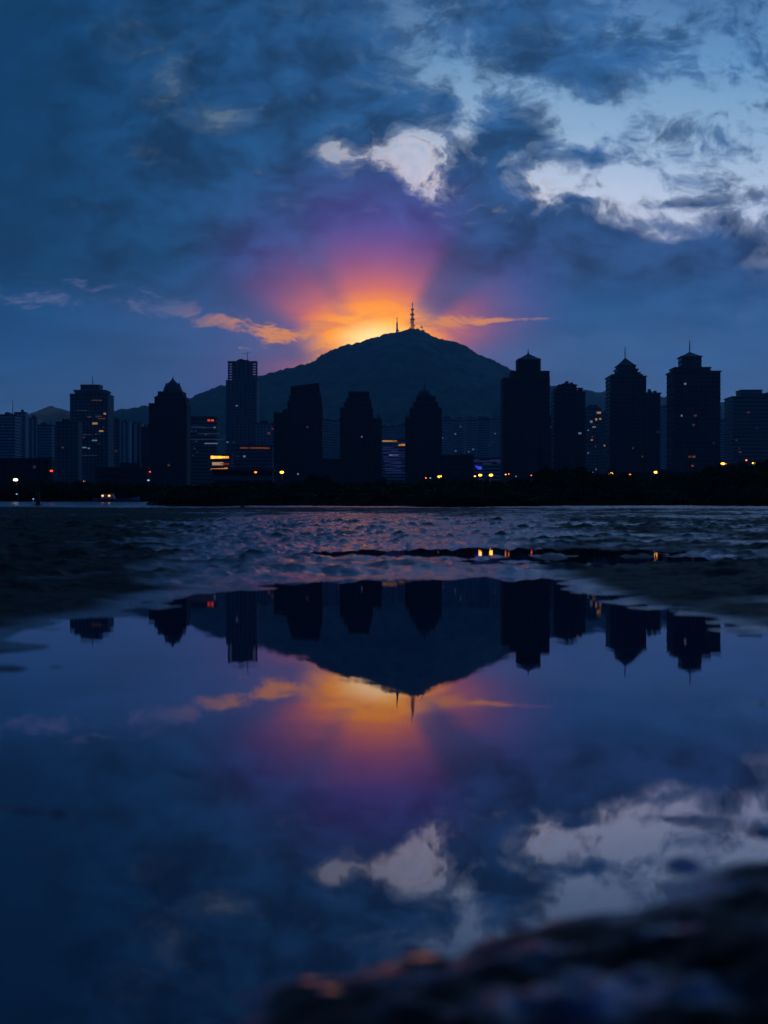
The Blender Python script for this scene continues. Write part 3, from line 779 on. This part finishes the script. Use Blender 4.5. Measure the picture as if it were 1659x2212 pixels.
# -- centre, behind the dark towers
building('apartment_tower', 'violet ribbed residential slab between the slanted-top and blunt towers, left one', 1700, M_pale, 'bays', [(718, 742, 946)], bay=7, rand=[(722, 742, 950, 1030, 16, 'pppd')])
building('apartment_tower', 'violet ribbed residential slab between the slanted-top and blunt towers, right one', 1730, M_pale, 'bays', [(743, 770, 948)], bay=7, rand=[(744, 766, 950, 1030, 16, 'pppd')])
building('low_hall', 'low dark podium joining the slanted-top tower to the blunt tower', 980, M_dark, 'bands', [(722, 768, 1036)], cat='building', depth=.4, roofkit=False)
building('apartment_tower', 'dim residential tower in the gap left of the central spired tower', 1900, M_tile, 'bays', [(856, 890, 961)], bay=7, rand=[(858, 888, 965, 990, 6, 'pf')])
building('apartment_tower', 'dim residential tower close to the left flank of the central spired tower', 1930, M_tile, 'bays', [(892, 918, 958)], bay=7, rand=[(893, 914, 962, 990, 5, 'pf')])
building('office_block', 'violet-lit banded office with a bright strip along its roof, left of the central spired tower', 1350, M_tile, 'bands', [(857, 916, 991)], cat='office', depth=.5, roofkit=False,
         wins=[(867, 993.5, 6, 1.2, 'w'), (878, 993.5, 13, 1.4, 'w'), (889, 993.5, 5, 1, 'd'), (899, 1002.5, 2, 1.6, 'w'), (909, 1002, 6, 1.6, 'o'), (886, 1025, 9, 1.2, 'c')] +
              [(873 + (i * 37 % 30), 1008 + i * 5.2, 10 + (i * 13 % 9), .8, 'p') for i in range(12)] + [(865 + (i * 23 % 44), 1012 + i * 4.4, 6, .9, 'p') for i in range(12)])
for i, (x0, x1, yt_, tag_) in enumerate([(988, 1018, 946, 'left end of the pale row right of the central spired tower'), (1019, 1043, 948, 'second from left in the pale row right of the central spired tower'),
                                   (1049, 1074, 947, 'third from left in the pale row beyond the central spired tower'), (1106, 1138, 943, 'right end of the pale row, beside the widest pavilion tower')]):
    building('apartment_tower', 'pale hazy tower, ' + tag_, 1850 + 25 * i, M_pale, 'bays', [(x0, x1, yt_), (x0 + 5, x1 - 4, yt_ - 4)], bay=6.5, rand=[(x0 + 2, x1 - 2, 955, 1030, 10, 'fffc')], group='pale residential row')
building('capped_tower', 'hazy tower with wide rounded cap, in the pale row right of the central spired tower', 1780, M_tile, 'bays', [(1076, 1103, 945)], bay=7,
         extras=[('dome', 1074, 1105, 943, 932)], rand=[(1078, 1100, 955, 1030, 5, 'ff')], roofkit=False)
building('low_hall', 'low dark flat-roofed hall at the foot of the central spired tower', 800, M_dark, 'bands', [(990, 1050, 1027)], cat='building', depth=.5, fh=7, roofkit=False)
building('stair_block', 'narrow dark block at the right end of the low flat-roofed hall', 806, M_stone, 'grid', [(1051, 1063, 1026)], cat='building', depth=1.2, roofkit=False)
building('low_hall', 'low violet arcade with small blue lights left of the widest pavilion tower', 1200, M_tile, 'bands', [(1063, 1136, 1033)], cat='building', depth=.4, roofkit=False,
         wins=[(1079, 1054, 3.4, 2.4, 'l'), (1072, 1051, 1.6, 1.4, 'l'), (1097, 1045, 7, 1.2, 'p'), (1105, 1039, 18, .9, 'p'), (1068, 1036, 8, 1, 'p'), (1126, 1042, 6, 1.4, 'p'), (1080, 1040, 12, .8, 'p'), (1120, 1036, 14, .8, 'p')])
building('stair_block', 'dark block joining the widest pavilion tower to the rounded-top tower', 1080, M_dark, 'grid', [(1236, 1250, 941)], cat='building', depth=1.4, rand=[(1237, 1247, 955, 975, 3, 'fd')])
building('apartment_tower', 'residential tower with many scattered warm windows, right of the rounded-top tower', 1400, M_grey, 'bays', [(1318, 1352, 921), (1322, 1348, 918)], bay=6,
         wins=[(1347, 930, 4, 2, 'w'), (1341, 945, 2, 2, 'w'), (1330, 950, 2.4, 2.4, 'c'), (1350, 944, 2, 1.6, 'w')], rand=[(1320, 1350, 960, 1070, 22, 'wddcc')])
building('apartment_tower', 'lower residential block beside the pyramid-roofed tower on its left', 1450, M_grey, 'bays', [(1352, 1376, 931)], bay=6, rand=[(1352, 1374, 950, 1060, 9, 'wdd')])
building('apartment_tower', 'pale hazy tower in the gap left of the farthest right pavilion tower', 1900, M_pale, 'bays', [(1484, 1518, 916)], bay=7, rand=[(1487, 1514, 930, 1050, 6, 'ff')])
building('apartment_tower', 'low hazy block in the gap right of the farthest right pavilion tower', 1800, M_tile, 'bands', [(1618, 1652, 949)], rand=[(1623, 1648, 960, 1040, 8, 'ffp')])
building('low_hall', 'long low violet-tinted hall at the foot of the farthest right pavilion tower', 600, M_stone, 'bands', [(1480, 1600, 1062)], cat='building', depth=.2, roofkit=False)
building('low_hall', 'long low dark hall below the pyramid-roofed tower', 640, M_stone, 'bands', [(1370, 1478, 1064)], cat='building', depth=.2, roofkit=False, wins=[(1397, 1051, 3, 1.2, 'p'), (1400, 1050, 4, .8, 'c')])
building('low_hall', 'low bluish hall at far left behind the dark shoreline trees', 620, M_stone, 'grid', [(-20, 112, 1036)], cat='building', depth=.3, roofkit=False, rand=[(5, 100, 1045, 1060, 5, 'ff')])

# ================================================================== summit masts
def mast_tower(name, label, sx, top, base_w, height_k, plats, seed):
    D = 4000; x = wx(sx, D); zb = crest(x) - 2.0; H = wz(top, D) - zb
    r = empty(name, (x, D, zb)); prop(r, label, 'antenna mast')
    m = MB(); hb, ht = base_w / 2, base_w * .14; lat = H * .72
    def w(t): return hb + (ht - hb) * t ** .8
    N = 12
    for i in range(N):
        a, b_ = i / N, (i + 1) / N
        for sxn, syn in ((-1, -1), (1, -1), (1, 1), (-1, 1)):
            m.bar((sxn * w(a), syn * w(a), a * lat), (sxn * w(b_), syn * w(b_), b_ * lat), .8, .75, 4)
        for s in (-1, 1):
            m.bar((-w(a), s * w(a), a * lat), (w(b_), s * w(b_), b_ * lat), .5, .5, 4)
            m.bar((w(a), s * w(a), a * lat), (-w(b_), s * w(b_), b_ * lat), .5, .5, 4)
            m.bar((s * w(a), -w(a), a * lat), (s * w(b_), w(b_), b_ * lat), .5, .5, 4)
            m.bar((-w(b_), s * w(b_), b_ * lat), (w(b_), s * w(b_), b_ * lat), .5, .5, 4)
    m.build('lattice', M_steel, r)
    for (t, pw, ph) in plats:
        p = MB(); p.box(-pw, pw, -pw, pw, t * H, t * H + ph)
        for a in (-1, 1):
            p.bar((a * pw, -pw, t * H + ph), (a * pw, -pw, t * H + ph + 2.2), .4, .4, 4); p.bar((a * pw, pw, t * H - 1.6), (a * pw, pw, t * H + ph + 2.2), .4, .4, 4)
        p.build('platform', M_steel, r)
    p = MB(); p.bar((0, 0, lat), (0, 0, H * .9), 1.2, .8, 6); p.bar((0, 0, H * .9), (0, 0, H), 1.5, 1.1, 8); p.build('antenna_rod', M_steel, r)
    for i in range(3 if base_w > 8 else 1):
        d = MB(); z = H * (.16 + .12 * i); s = -1 if i % 2 else 1
        d.lathe([(.3, -.6), (1.6, 0), (2.0, .5)], 10); o = d.build('dish', M_steel, r)
        o.location = (s * (w(z / lat) + 1.6), -2, z); o.rotation_euler = (R(90), 0, R(30 * s))
    return r
mast_tower('lattice_mast', 'tall lattice broadcast mast on the mountain summit', 928, 682, 11.0, 1, [(.36, 5.4, 3.6), (.55, 5.6, 2.6), (.74, 4.4, 2.4)], 1)
mast_tower('lattice_mast', 'small thin mast against the orange glow, left of the tall broadcast mast', 893.5, 716, 6.5, 1, [(.55, 2.6, 2.4)], 2)
def dish_post():
    D = 4000; x = wx(950, D); zb = crest(x) - 1
    r = empty('dish_antenna', (x, D, zb)); prop(r, 'small tilted dish on a post right of the tall broadcast mast', 'antenna')
    m = MB(); m.bar((0, 0, 0), (0, 0, 12), .7, .6, 6); m.build('post', M_steel, r)
    d = MB(); d.lathe([(.4, -.8), (2.6, .2), (3.4, 1.4)], 12); o = d.build('dish', M_steel, r); o.location = (-.8, -.5, 12.5); o.rotation_euler = (R(40), R(-50), 0)
    k = MB(); k.box(2, 6.5, -2, 2, 0, 4.5, top=(2.3, 6.2, -1.7, 1.7)); k.build('equipment_hut', M_steel, r)
dish_post()
def tv_yagi():
    D = 3990; x = wx(922, D); zb = crest(wx(922, 4000)) - 1
    r = empty('whip_antenna', (x, D, zb)); prop(r, 'short cross-armed antenna at the left foot of the tall broadcast mast', 'antenna')
    m = MB(); m.bar((0, 0, 0), (0, 0, 8), .6, .5, 5); m.build('post', M_steel, r)
    m = MB(); m.bar((-3, 0, 7.2), (3, 0, 7.6), .45, .45, 4); m.bar((-2, 0, 5.6), (2, 0, 5.8), .4, .4, 4); m.build('cross_arm', M_steel, r)
tv_yagi()

# ================================================================== shoreline vegetation
M_leaf, b = mat('mangrove_leaf')
oi = TREE.nodes.new('ShaderNodeObjectInfo')
n = noise(opos(), 1.2, 4, .6)
put(b.inputs['Base Color'], mixc(step(n + (V(oi.outputs['Random']) - .5) * .5, .25, .75), lin(44, 52, 34), lin(76, 82, 48)))
b.inputs['Roughness'].default_value = .75; b.inputs['Specular IOR Level'].default_value = .15
M_bark, b = mat('bark')
put(b.inputs['Base Color'], mixc(noise(vm('MULTIPLY', opos(), (4, 4, .7)), 2.0, 4, .6), lin(40, 34, 28), lin(70, 60, 50)))
def leaves(pts, size, rr):
    n = len(pts)
    th, ph = rr.uniform(0, 2 * np.pi, n), rr.uniform(-.9, .9, n)
    a = np.stack([np.cos(th) * np.cos(ph), np.sin(th) * np.cos(ph), np.sin(ph)], -1)
    t2 = rr.uniform(0, 2 * np.pi, n)
    q = np.stack([np.cos(t2), np.sin(t2), rr.uniform(-.6, .6, n)], -1)
    bb = np.cross(a, q); bb /= np.linalg.norm(bb, axis=1, keepdims=True) + 1e-9
    s = (size * rr.uniform(.6, 1.4, n))[:, None]
    v = np.stack([pts - a * s, pts + bb * s * .45, pts + a * s, pts - bb * s * .45], 1).reshape(-1, 3)
    return v, np.arange(4 * n).reshape(-1, 4)
def tree_model(i, h, w, nleaf, lean=0.0, kind='bush'):
    rr = np.random.default_rng(100 + i)
    r = empty('mangrove_tree' if kind == 'bush' else 'shore_tree', (0, 0, 0))
    tr = MB(); tips = []
    if kind == 'bush':
        for k in range(5):
            a = rr.uniform(0, 6.28); p = (w * .12 * math.cos(a), w * .12 * math.sin(a), 0)
            q = (w * .3 * math.cos(a), w * .3 * math.sin(a), h * rr.uniform(.35, .6)); tr.bar(p, q, .07, .035, 5); tips.append(q)
            q2 = (q[0] * 1.3, q[1] * 1.3, h * rr.uniform(.6, .85)); tr.bar(q, q2, .035, .015, 4); tips.append(q2)
    else:
        tr.bar((0, 0, 0), (lean * .4, 0, h * .45), .16, .11, 7); tr.bar((lean * .38, 0, h * .42), (lean, 0, h * .85), .12, .03, 6)
        for k in range(7):
            a = rr.uniform(0, 6.28); z0 = h * rr.uniform(.3, .7); q = (lean * z0 / h + w * .36 * math.cos(a), w * .36 * math.sin(a), z0 + h * rr.uniform(.1, .25))
            tr.bar((lean * z0 / h, 0, z0), q, .06, .02, 5); tips.append(q)
    tr.lathe([(.22 if kind == 'tree' else w * .16, 0), (.2 if kind == 'tree' else w * .15, .12), (.1, .3)], 8)
    tr.build('trunk', M_bark, r)
    nc = 26; cs = []
    for k in range(nc):
        a = rr.uniform(0, 6.28); zz = rr.uniform(.12 if kind == 'bush' else .38, .96)
        prof = math.sqrt(max(.05, 1 - ((zz - .45) / .58) ** 2)) if kind == 'bush' else math.sqrt(max(.04, 1 - ((zz - .66) / .36) ** 2))
        d = w * .5 * prof * math.sqrt(rr.uniform(.15, 1))
        cs.append((d * math.cos(a) + lean * zz, d * math.sin(a), zz * h, rr.uniform(.10, .2) * w))
    pts = []
    per = nleaf // nc
    for (x, y, z, s) in cs:
        p = rr.normal(0, 1, (per, 3)); p /= np.linalg.norm(p, axis=1, keepdims=True); p *= (rr.uniform(.2, 1, (per, 1)) ** .6) * s
        p[:, 2] *= .75
        pts.append(p + np.array([x, y, z]))
    for k in range(14):                           # stray shoots above the outline
        c = cs[int(rr.integers(nc))]; m_ = int(rr.integers(5, 12))
        t = np.linspace(0, 1, m_)[:, None]
        pts.append(np.array([c[0], c[1], c[2]]) + t * np.array([rr.normal(0, .2), rr.normal(0, .2), h * rr.uniform(.12, .26)]) + rr.normal(0, .05, (m_, 3)))
    v, f = leaves(np.concatenate(pts), .15 if kind == 'bush' else .2, rr)
    v[:, 2] = np.maximum(v[:, 2], .05)
    me = bpy.data.meshes.new('crown'); me.from_pydata(v.tolist(), [], f.tolist()); me.materials.append(M_leaf)
    o = bpy.data.objects.new('crown', me); COL.objects.link(o); o.parent = r
    return r
MODELS = [tree_model(i, 3.0, 4.6, 2600) for i in range(7)]
TALL = [tree_model(20 + i, 5.0, 4.4, 2600, .3 * (i - 1), 'tree') for i in range(3)]
used = {}
def plant(model, x, y, h, s, rz, label, group):
    base = float(model.children[0].dimensions.z) if False else (3.0 if model in MODELS else 5.0)
    o = model if model.name not in used else copy_tree(model)
    used[model.name] = 1
    o.location = (x, y, ground_at(x, y) - .06); o.rotation_euler = (0, 0, rz)
    o.scale = (s, s, h / base)
    prop(o, label, 'tree', group)
TOPS = [(300, 1066), (345, 1062), (380, 1052), (420, 1050), (500, 1044), (600, 1040), (700, 1036), (800, 1036), (900, 1037), (1000, 1038), (1080, 1036), (1150, 1030), (1190, 1020), (1240, 1016), (1290, 1022),
        (1330, 1026), (1420, 1026), (1480, 1024), (1530, 1018), (1580, 1010), (1640, 1004), (1760, 1002)]
rt = random.Random(5)
NM = 0
for row, (D0, n_, frac) in enumerate([(127, 30, .50), (133, 32, .78), (141, 34, .92), (150, 36, 1.0)]):
    for i in range(n_):
        u = 352 + (1720 - 352) * (i + rt.uniform(.1, .9)) / n_
        D = D0 + rt.uniform(-2.5, 2.5) + 9 * math.sin(u * .011) + 4 * math.sin(u * .037 + 1)
        top = np.interp(u, [p[0] for p in TOPS], [p[1] for p in TOPS]) + rt.uniform(-6, 8)
        x = (u - 829.5) * K * D; zt = EYE + (HZ - top) * K * D
        h = max(1.2, (zt - ground_at(x, D)) * frac * rt.uniform(.88, 1.04)) / 1.02
        plant(MODELS[NM % 7], x, D, h, rt.uniform(.8, 1.15), rt.uniform(0, 6.28), 'dark leafy mangrove in the continuous belt along the far edge of the mudflat', 'mangrove belt along the far shore')
        NM += 1
for i, (u, top, D) in enumerate([(1242, 1008, 156), (1196, 1014, 155), (1548, 1008, 156), (1600, 1002, 155), (1650, 998, 154)]):
    x = (u - 829.5) * K * D; h = EYE + (HZ - top) * K * D - ground_at(x, D)
    plant(TALL[i % 3], x, D, h, .95, i * 1.3, ['taller round-headed tree in front of the rounded-top tower', 'taller tree just left of the round-headed tree in front of the rounded-top tower',
          'taller tree below the farthest right pavilion tower', 'taller tree in the belt below the gap beside the farthest right pavilion tower', 'tallest tree of the belt, under the right-edge banded tower'][i], None)
LEFT_TREES = [(16, 1046, 236), (42, 1060, 238), (62, 1040, 240), (84, 1036, 238), (110, 1040, 242), (136, 1044, 240), (160, 1040, 243), (184, 1042, 240), (210, 1046, 242), (232, 1050, 239), (262, 1046, 241), (288, 1044, 238), (312, 1048, 240), (338, 1052, 236)]
for i, (u, top, D) in enumerate(LEFT_TREES):
    x = (u - 829.5) * K * D; h = EYE + (HZ - top) * K * D - ground_at(x, D)
    plant(TALL[i % 3], x, D, h, 1.0 + .25 * (i % 2), i * 2.1, 'dark tree in the row behind the far-left wet inlet', 'row of trees behind the left inlet')
for i in range(22):
    u = -10 + 360 * (i + rt.random()) / 22; D = 231 + rt.uniform(-2, 2)
    x = (u - 829.5) * K * D
    plant(MODELS[i % 7], x, D, rt.uniform(1.6, 3.0), rt.uniform(.8, 1.2), rt.uniform(0, 6), 'low dark bush under the tree row behind the left inlet', 'bushes behind the left inlet')

# reeds along the foot of the mangroves: nobody could count them
pts = []
rr = np.random.default_rng(77)
n = 9000
u = rr.uniform(345, 1720, n); D = 121 + rr.gamma(2.0, 1.4, n)
x = (u - 829.5) * K * D
zg = ground_level(x, D)
hgt = .18 + .5 * rr.random(n) * (.4 + np.clip(fbm(x * .25, D * .3, 2) + .5, 0, 1.2))
lean = rr.normal(0, .12, (n, 2))
v = np.stack([np.stack([x - .035, D, zg - .03], -1), np.stack([x + .035, D + .02, zg - .03], -1), np.stack([x + lean[:, 0], D + lean[:, 1], zg + hgt], -1)], 1).reshape(-1, 3)
me = bpy.data.meshes.new('shore_grass'); me.from_pydata(v.tolist(), [], np.arange(3 * n).reshape(-1, 3).tolist()); me.materials.append(M_leaf)
o = bpy.data.objects.new('shore_grass', me); COL.objects.link(o)
prop(o, 'dark rough grass at the foot of the mangrove belt', 'grass', kind='stuff')

# ================================================================== lamps, boat, stumps
M_pole = plain('lamp_steel', (70, 72, 76), .5)
BULB = {'y': glow('sodium_bulb', (255, 164, 44), 10.0), 'o': glow('orange_bulb', (255, 105, 30), 5.0), 'r': glow('red_bulb', (255, 70, 36), 2.2),
        'w': glow('white_bulb', (255, 232, 190), 5.0), 'p': glow('pale_bulb', (170, 210, 255), 1.0), 's': glow('small_warm_bulb', (255, 160, 80), 4.0)}
def street_lamp(sx, sy, D, r, key, label, group=None):
    x, z = wx(sx, D), wz(sy, D); zb = ground_at(x, D)
    o = empty('street_lamp', (x, D, zb)); prop(o, label, 'street lamp', group)
    h = z - zb
    m = MB(); m.lathe([(.16, 0), (.14, .8), (.09, .9), (.07, h + .25)], 8); m.bar((0, 0, h + .2), (.0, -.9, h + .32), .05, .04, 6); m.build('pole', M_pole, o)
    m = MB(); m.box(-r * .8, r * .8, -1.0 - r, -.8 + r, h + r * .55, h + r * .9, top=(-r * .4, r * .4, -1.0 - r * .5, -.8)); m.build('lamp_head', M_pole, o)
    m = MB(); m.lathe([(r * .25, h - r * .5), (r * .75, h - r * .38), (r, h), (r * .8, h + r * .4), (r * .4, h + r * .5)], 12, 0, 0, -.9); m.build('bulb', BULB[key], o, True)
L_ = [(635, 1064, 300, .42, 'y', 'bright amber street lamp at the foot of the slanted-top tower'), (576, 1064, 310, .30, 'o', 'dim orange street lamp left of the bright lamp by the slanted-top tower'),
      (671, 1068, 300, .14, 'p', 'tiny white lamp right of the bright lamp by the slanted-top tower'), (958, 1077, 270, .13, 'o', 'tiny orange lamp below the central spired tower'),
      (968, 1077, 272, .15, 'p', 'tiny pale lamp below the central spired tower'), (989, 1074, 280, .40, 'y', 'bright amber street lamp right of the central spired tower'),
      (1068, 1073, 290, .22, 's', 'smaller of the three close lamps left of the widest pavilion tower'), (1080, 1070.5, 290, .36, 'y', 'middle of the three close lamps left of the widest pavilion tower'),
      (1104, 1070.5, 290, .40, 'y', 'amber lamp nearest the widest pavilion tower of the three close lamps'), (1137, 1069, 300, .16, 's', 'small warm lamp at the foot of the widest pavilion tower'),
      (1144, 1068, 300, .14, 'o', 'tiny orange lamp just beside the small warm one at the widest pavilion tower'), (1195, 1071, 300, .16, 'o', 'small orange lamp under the right side of the widest pavilion tower'),
      (1160, 1073, 300, .12, 'p', 'tiny pale lamp under the middle of the widest pavilion tower'),
      (1315, 1076, 300, .12, 's', 'tiny warm lamp below the scattered-window tower'), (1373, 1067, 300, .42, 'y', 'bright amber lamp at the left foot of the pyramid-roofed tower'),
      (1416, 1069, 300, .20, 'o', 'small flat orange lamp under the pyramid-roofed tower'), (1474, 1064, 310, .42, 'y', 'bright amber lamp between the pyramid-roofed and farthest right pavilion towers'),
      (1624, 1045, 300, .40, 'y', 'bright amber lamp at the right foot of the farthest right pavilion tower'), (1631, 1045, 300, .18, 'r', 'small red lamp touching the bright lamp right of the last pavilion tower'),
      (1677, 1037, 300, .20, 'o', 'dim orange lamp below the right-edge banded tower, upper left of its bright lamp'), (1694, 1044, 300, .36, 'y', 'bright amber lamp below the right-edge banded tower'),
      (1714, 1044, 300, .22, 'r', 'small red lamp nearest the right frame edge'),
      (38, 1081, 250, .40, 'w', 'bright white lamp over the far-left bushes'), (118, 1061, 290, .34, 'r', 'large red lamp left of the terraced office tower'),
      (339, 1063, 290, .20, 'r', 'small reddish lamp at the foot of the bell-crowned tower'), (192, 1084, 250, .16, 's', 'thin warm lamp among the left tree row'),
      (336, 1082, 228, .2, 'p', 'dim pale lamp at the left end of the mangrove belt'), (78, 1124, 226, .13, 'p', 'tiny pale lamp low at the left inlet edge'), (41, 1113, 227, .14, 'p', 'faint pale lamp at the far-left inlet edge')]
for a in L_: street_lamp(*a)

M_hull = plain('boat_paint', (150, 160, 170), .5)
def boat():
    D = 205; x = wx(262, D); zb = ground_at(x, D)
    o = empty('moored_boat', (x, D, zb)); prop(o, 'small low moored boat with lit cabin in the left inlet', 'boat')
    m = MB(); L = 3.4
    sec = [(-L, .25, .55), (-L * .6, .75, .45), (0, .9, .42), (L * .6, .7, .5), (L, .06, .8)]
    vs = []
    for (px, hw, zt) in sec: vs += [(px, -hw, zt), (px, -hw * .6, .05), (px, hw * .6, .05), (px, hw, zt)]
    fs = [(4 * i + j, 4 * i + j + 1, 4 * i + j + 5, 4 * i + j + 4) for i in range(4) for j in range(3)] + [(4 * i + 3, 4 * i, 4 * i + 4, 4 * i + 7) for i in range(4)] + [(3, 2, 1, 0), (16, 17, 18, 19)]
    m.add(vs, fs); m.build('hull', M_hull, o)
    m = MB(); m.box(-2.2, -.2, -.5, .5, .45, 1.15, top=(-2.0, -.5, -.42, .42)); c = m.build('cabin', M_hull, o)
    for px in (-1.9, -.95): 
        w = MB(); w.box(px - .12, px + .12, -.53, -.47, .78, .94); w.build('lit_window', BULB['s'], c)
    m = MB(); m.bar((.6, 0, .4), (.6, 0, 3.6), .05, .03, 6); m.bar((.6, 0, 1.1), (2.4, 0, 1.25), .035, .03, 5); m.build('mast', M_pole, o)
boat()
def stump(sx, sy, D, h, label):
    x, zb = wx(sx, D), ground_at(wx(sx, D), D)
    x2 = x; o = empty('wooden_post', (x2, D, zb - .05)); prop(o, label, 'post')
    m = MB(); m.lathe([(.22 * h, 0), (.16 * h, .15 * h), (.13 * h, .5 * h), (.15 * h, .8 * h), (.11 * h, h)], 9)
    m.bar((0, 0, .75 * h), (.16 * h, -.05, 1.15 * h), .07 * h, .03 * h, 5); m.bar((0, 0, .8 * h), (-.16 * h, 0, 1.3 * h), .06 * h, .03 * h, 5); m.build('stem', M_bark, o)
    m = MB(); m.lathe([(.42 * h, 0), (.34 * h, .1 * h), (.12 * h, .16 * h)], 9); m.build('root_flare', M_bark, o)
stump(85.5, 1146, 112, 1.15, 'dark forked post standing in the far-left wet inlet')
stump(546, 1152, 100, .75, 'small dark stump on the mudflat in front of the mangroves')

# flat reflectors added at the pool margin, tilted to mirror the sunset glow as glints
M_glint, b = mat('glint_reflector')
put(b.inputs['Base Color'], mixc(noise(opos(), 60.0, 4, .6), lin(30, 27, 25), lin(58, 52, 48)))
b.inputs['Roughness'].default_value = .07; b.inputs['IOR'].default_value = 1.9
def glint_reflector(u, v, a, c, roll, label):
    x, y = gp(u, v, .012)
    z = max(0.0, float(terrain(np.array([x]), np.array([y]))[0][0]))
    m = MB(); n = 20; rr = np.random.default_rng(int(u))
    rad = 1 + .12 * np.interp(np.arange(n), np.arange(0, n + 4, 4), np.append(rr.normal(0, 1, n // 4 + 1)[:-1], 0)[:len(np.arange(0, n + 4, 4))] if False else rr.normal(0, .8, len(np.arange(0, n + 4, 4))))
    rad[-1] = (rad[0] + rad[-2]) / 2
    h = .5 * c
    vs = []
    for (q, zz) in ((.80, -h * 1.6), (1.0, -h * .4), (.99, h * .2), (.94, h * .37), (.88, h * .395), (.4, h * .40)):
        for i in range(n):
            t = 2 * math.pi * i / n
            vs.append((a * q * rad[i] * math.cos(t), c * q * rad[i] * math.sin(t), zz))
    fs = [(j * n + i, j * n + (i + 1) % n, (j + 1) * n + (i + 1) % n, (j + 1) * n + i) for j in range(5) for i in range(n)] + [tuple(range(5 * n, 6 * n)), tuple(range(n))[::-1]]
    m.add(vs, fs)
    o = m.build('glint_reflector', M_glint, None, True)
    o.location = (x, y, z + h * .35); o.rotation_euler = (-R(5.0), R(roll), R(8))
    prop(o, label, 'stone')
glint_reflector(918, 2056, .024, .016, -3, 'added flat reflector glinting orange at the near margin of the pool, largest')
glint_reflector(1121, 2012, .008, .007, -6, 'tiny round added reflector glinting on the mud edge at lower right')
glint_reflector(668, 2128, .016, .012, 2, 'added reflector with dull orange glint, leftmost on the near mud edge')
glint_reflector(712, 2168, .013, .012, 2, 'dim added reflector low on the near mud, just below the leftmost one')

# ================================================================== air
mb = MB(); mb.box(-2600, 2600, -60, 6200, -1.2, 620)
M_haze = bpy.data.materials.new('evening_air'); M_haze.use_nodes = True
_t = M_haze.node_tree
for n in list(_t.nodes): _t.nodes.remove(n)
_pv = _t.nodes.new('ShaderNodeVolumePrincipled'); _ou = _t.nodes.new('ShaderNodeOutputMaterial')
_pv.inputs['Color'].default_value = (.28, .62, 1.0, 1)
_pv.inputs['Density'].default_value = 9.5e-5
_pv.inputs['Anisotropy'].default_value = .6
_t.links.new(_pv.outputs[0], _ou.inputs['Volume'])
prop(mb.build('haze', M_haze), 'thin blue evening haze over the bay and city', kind='stuff')
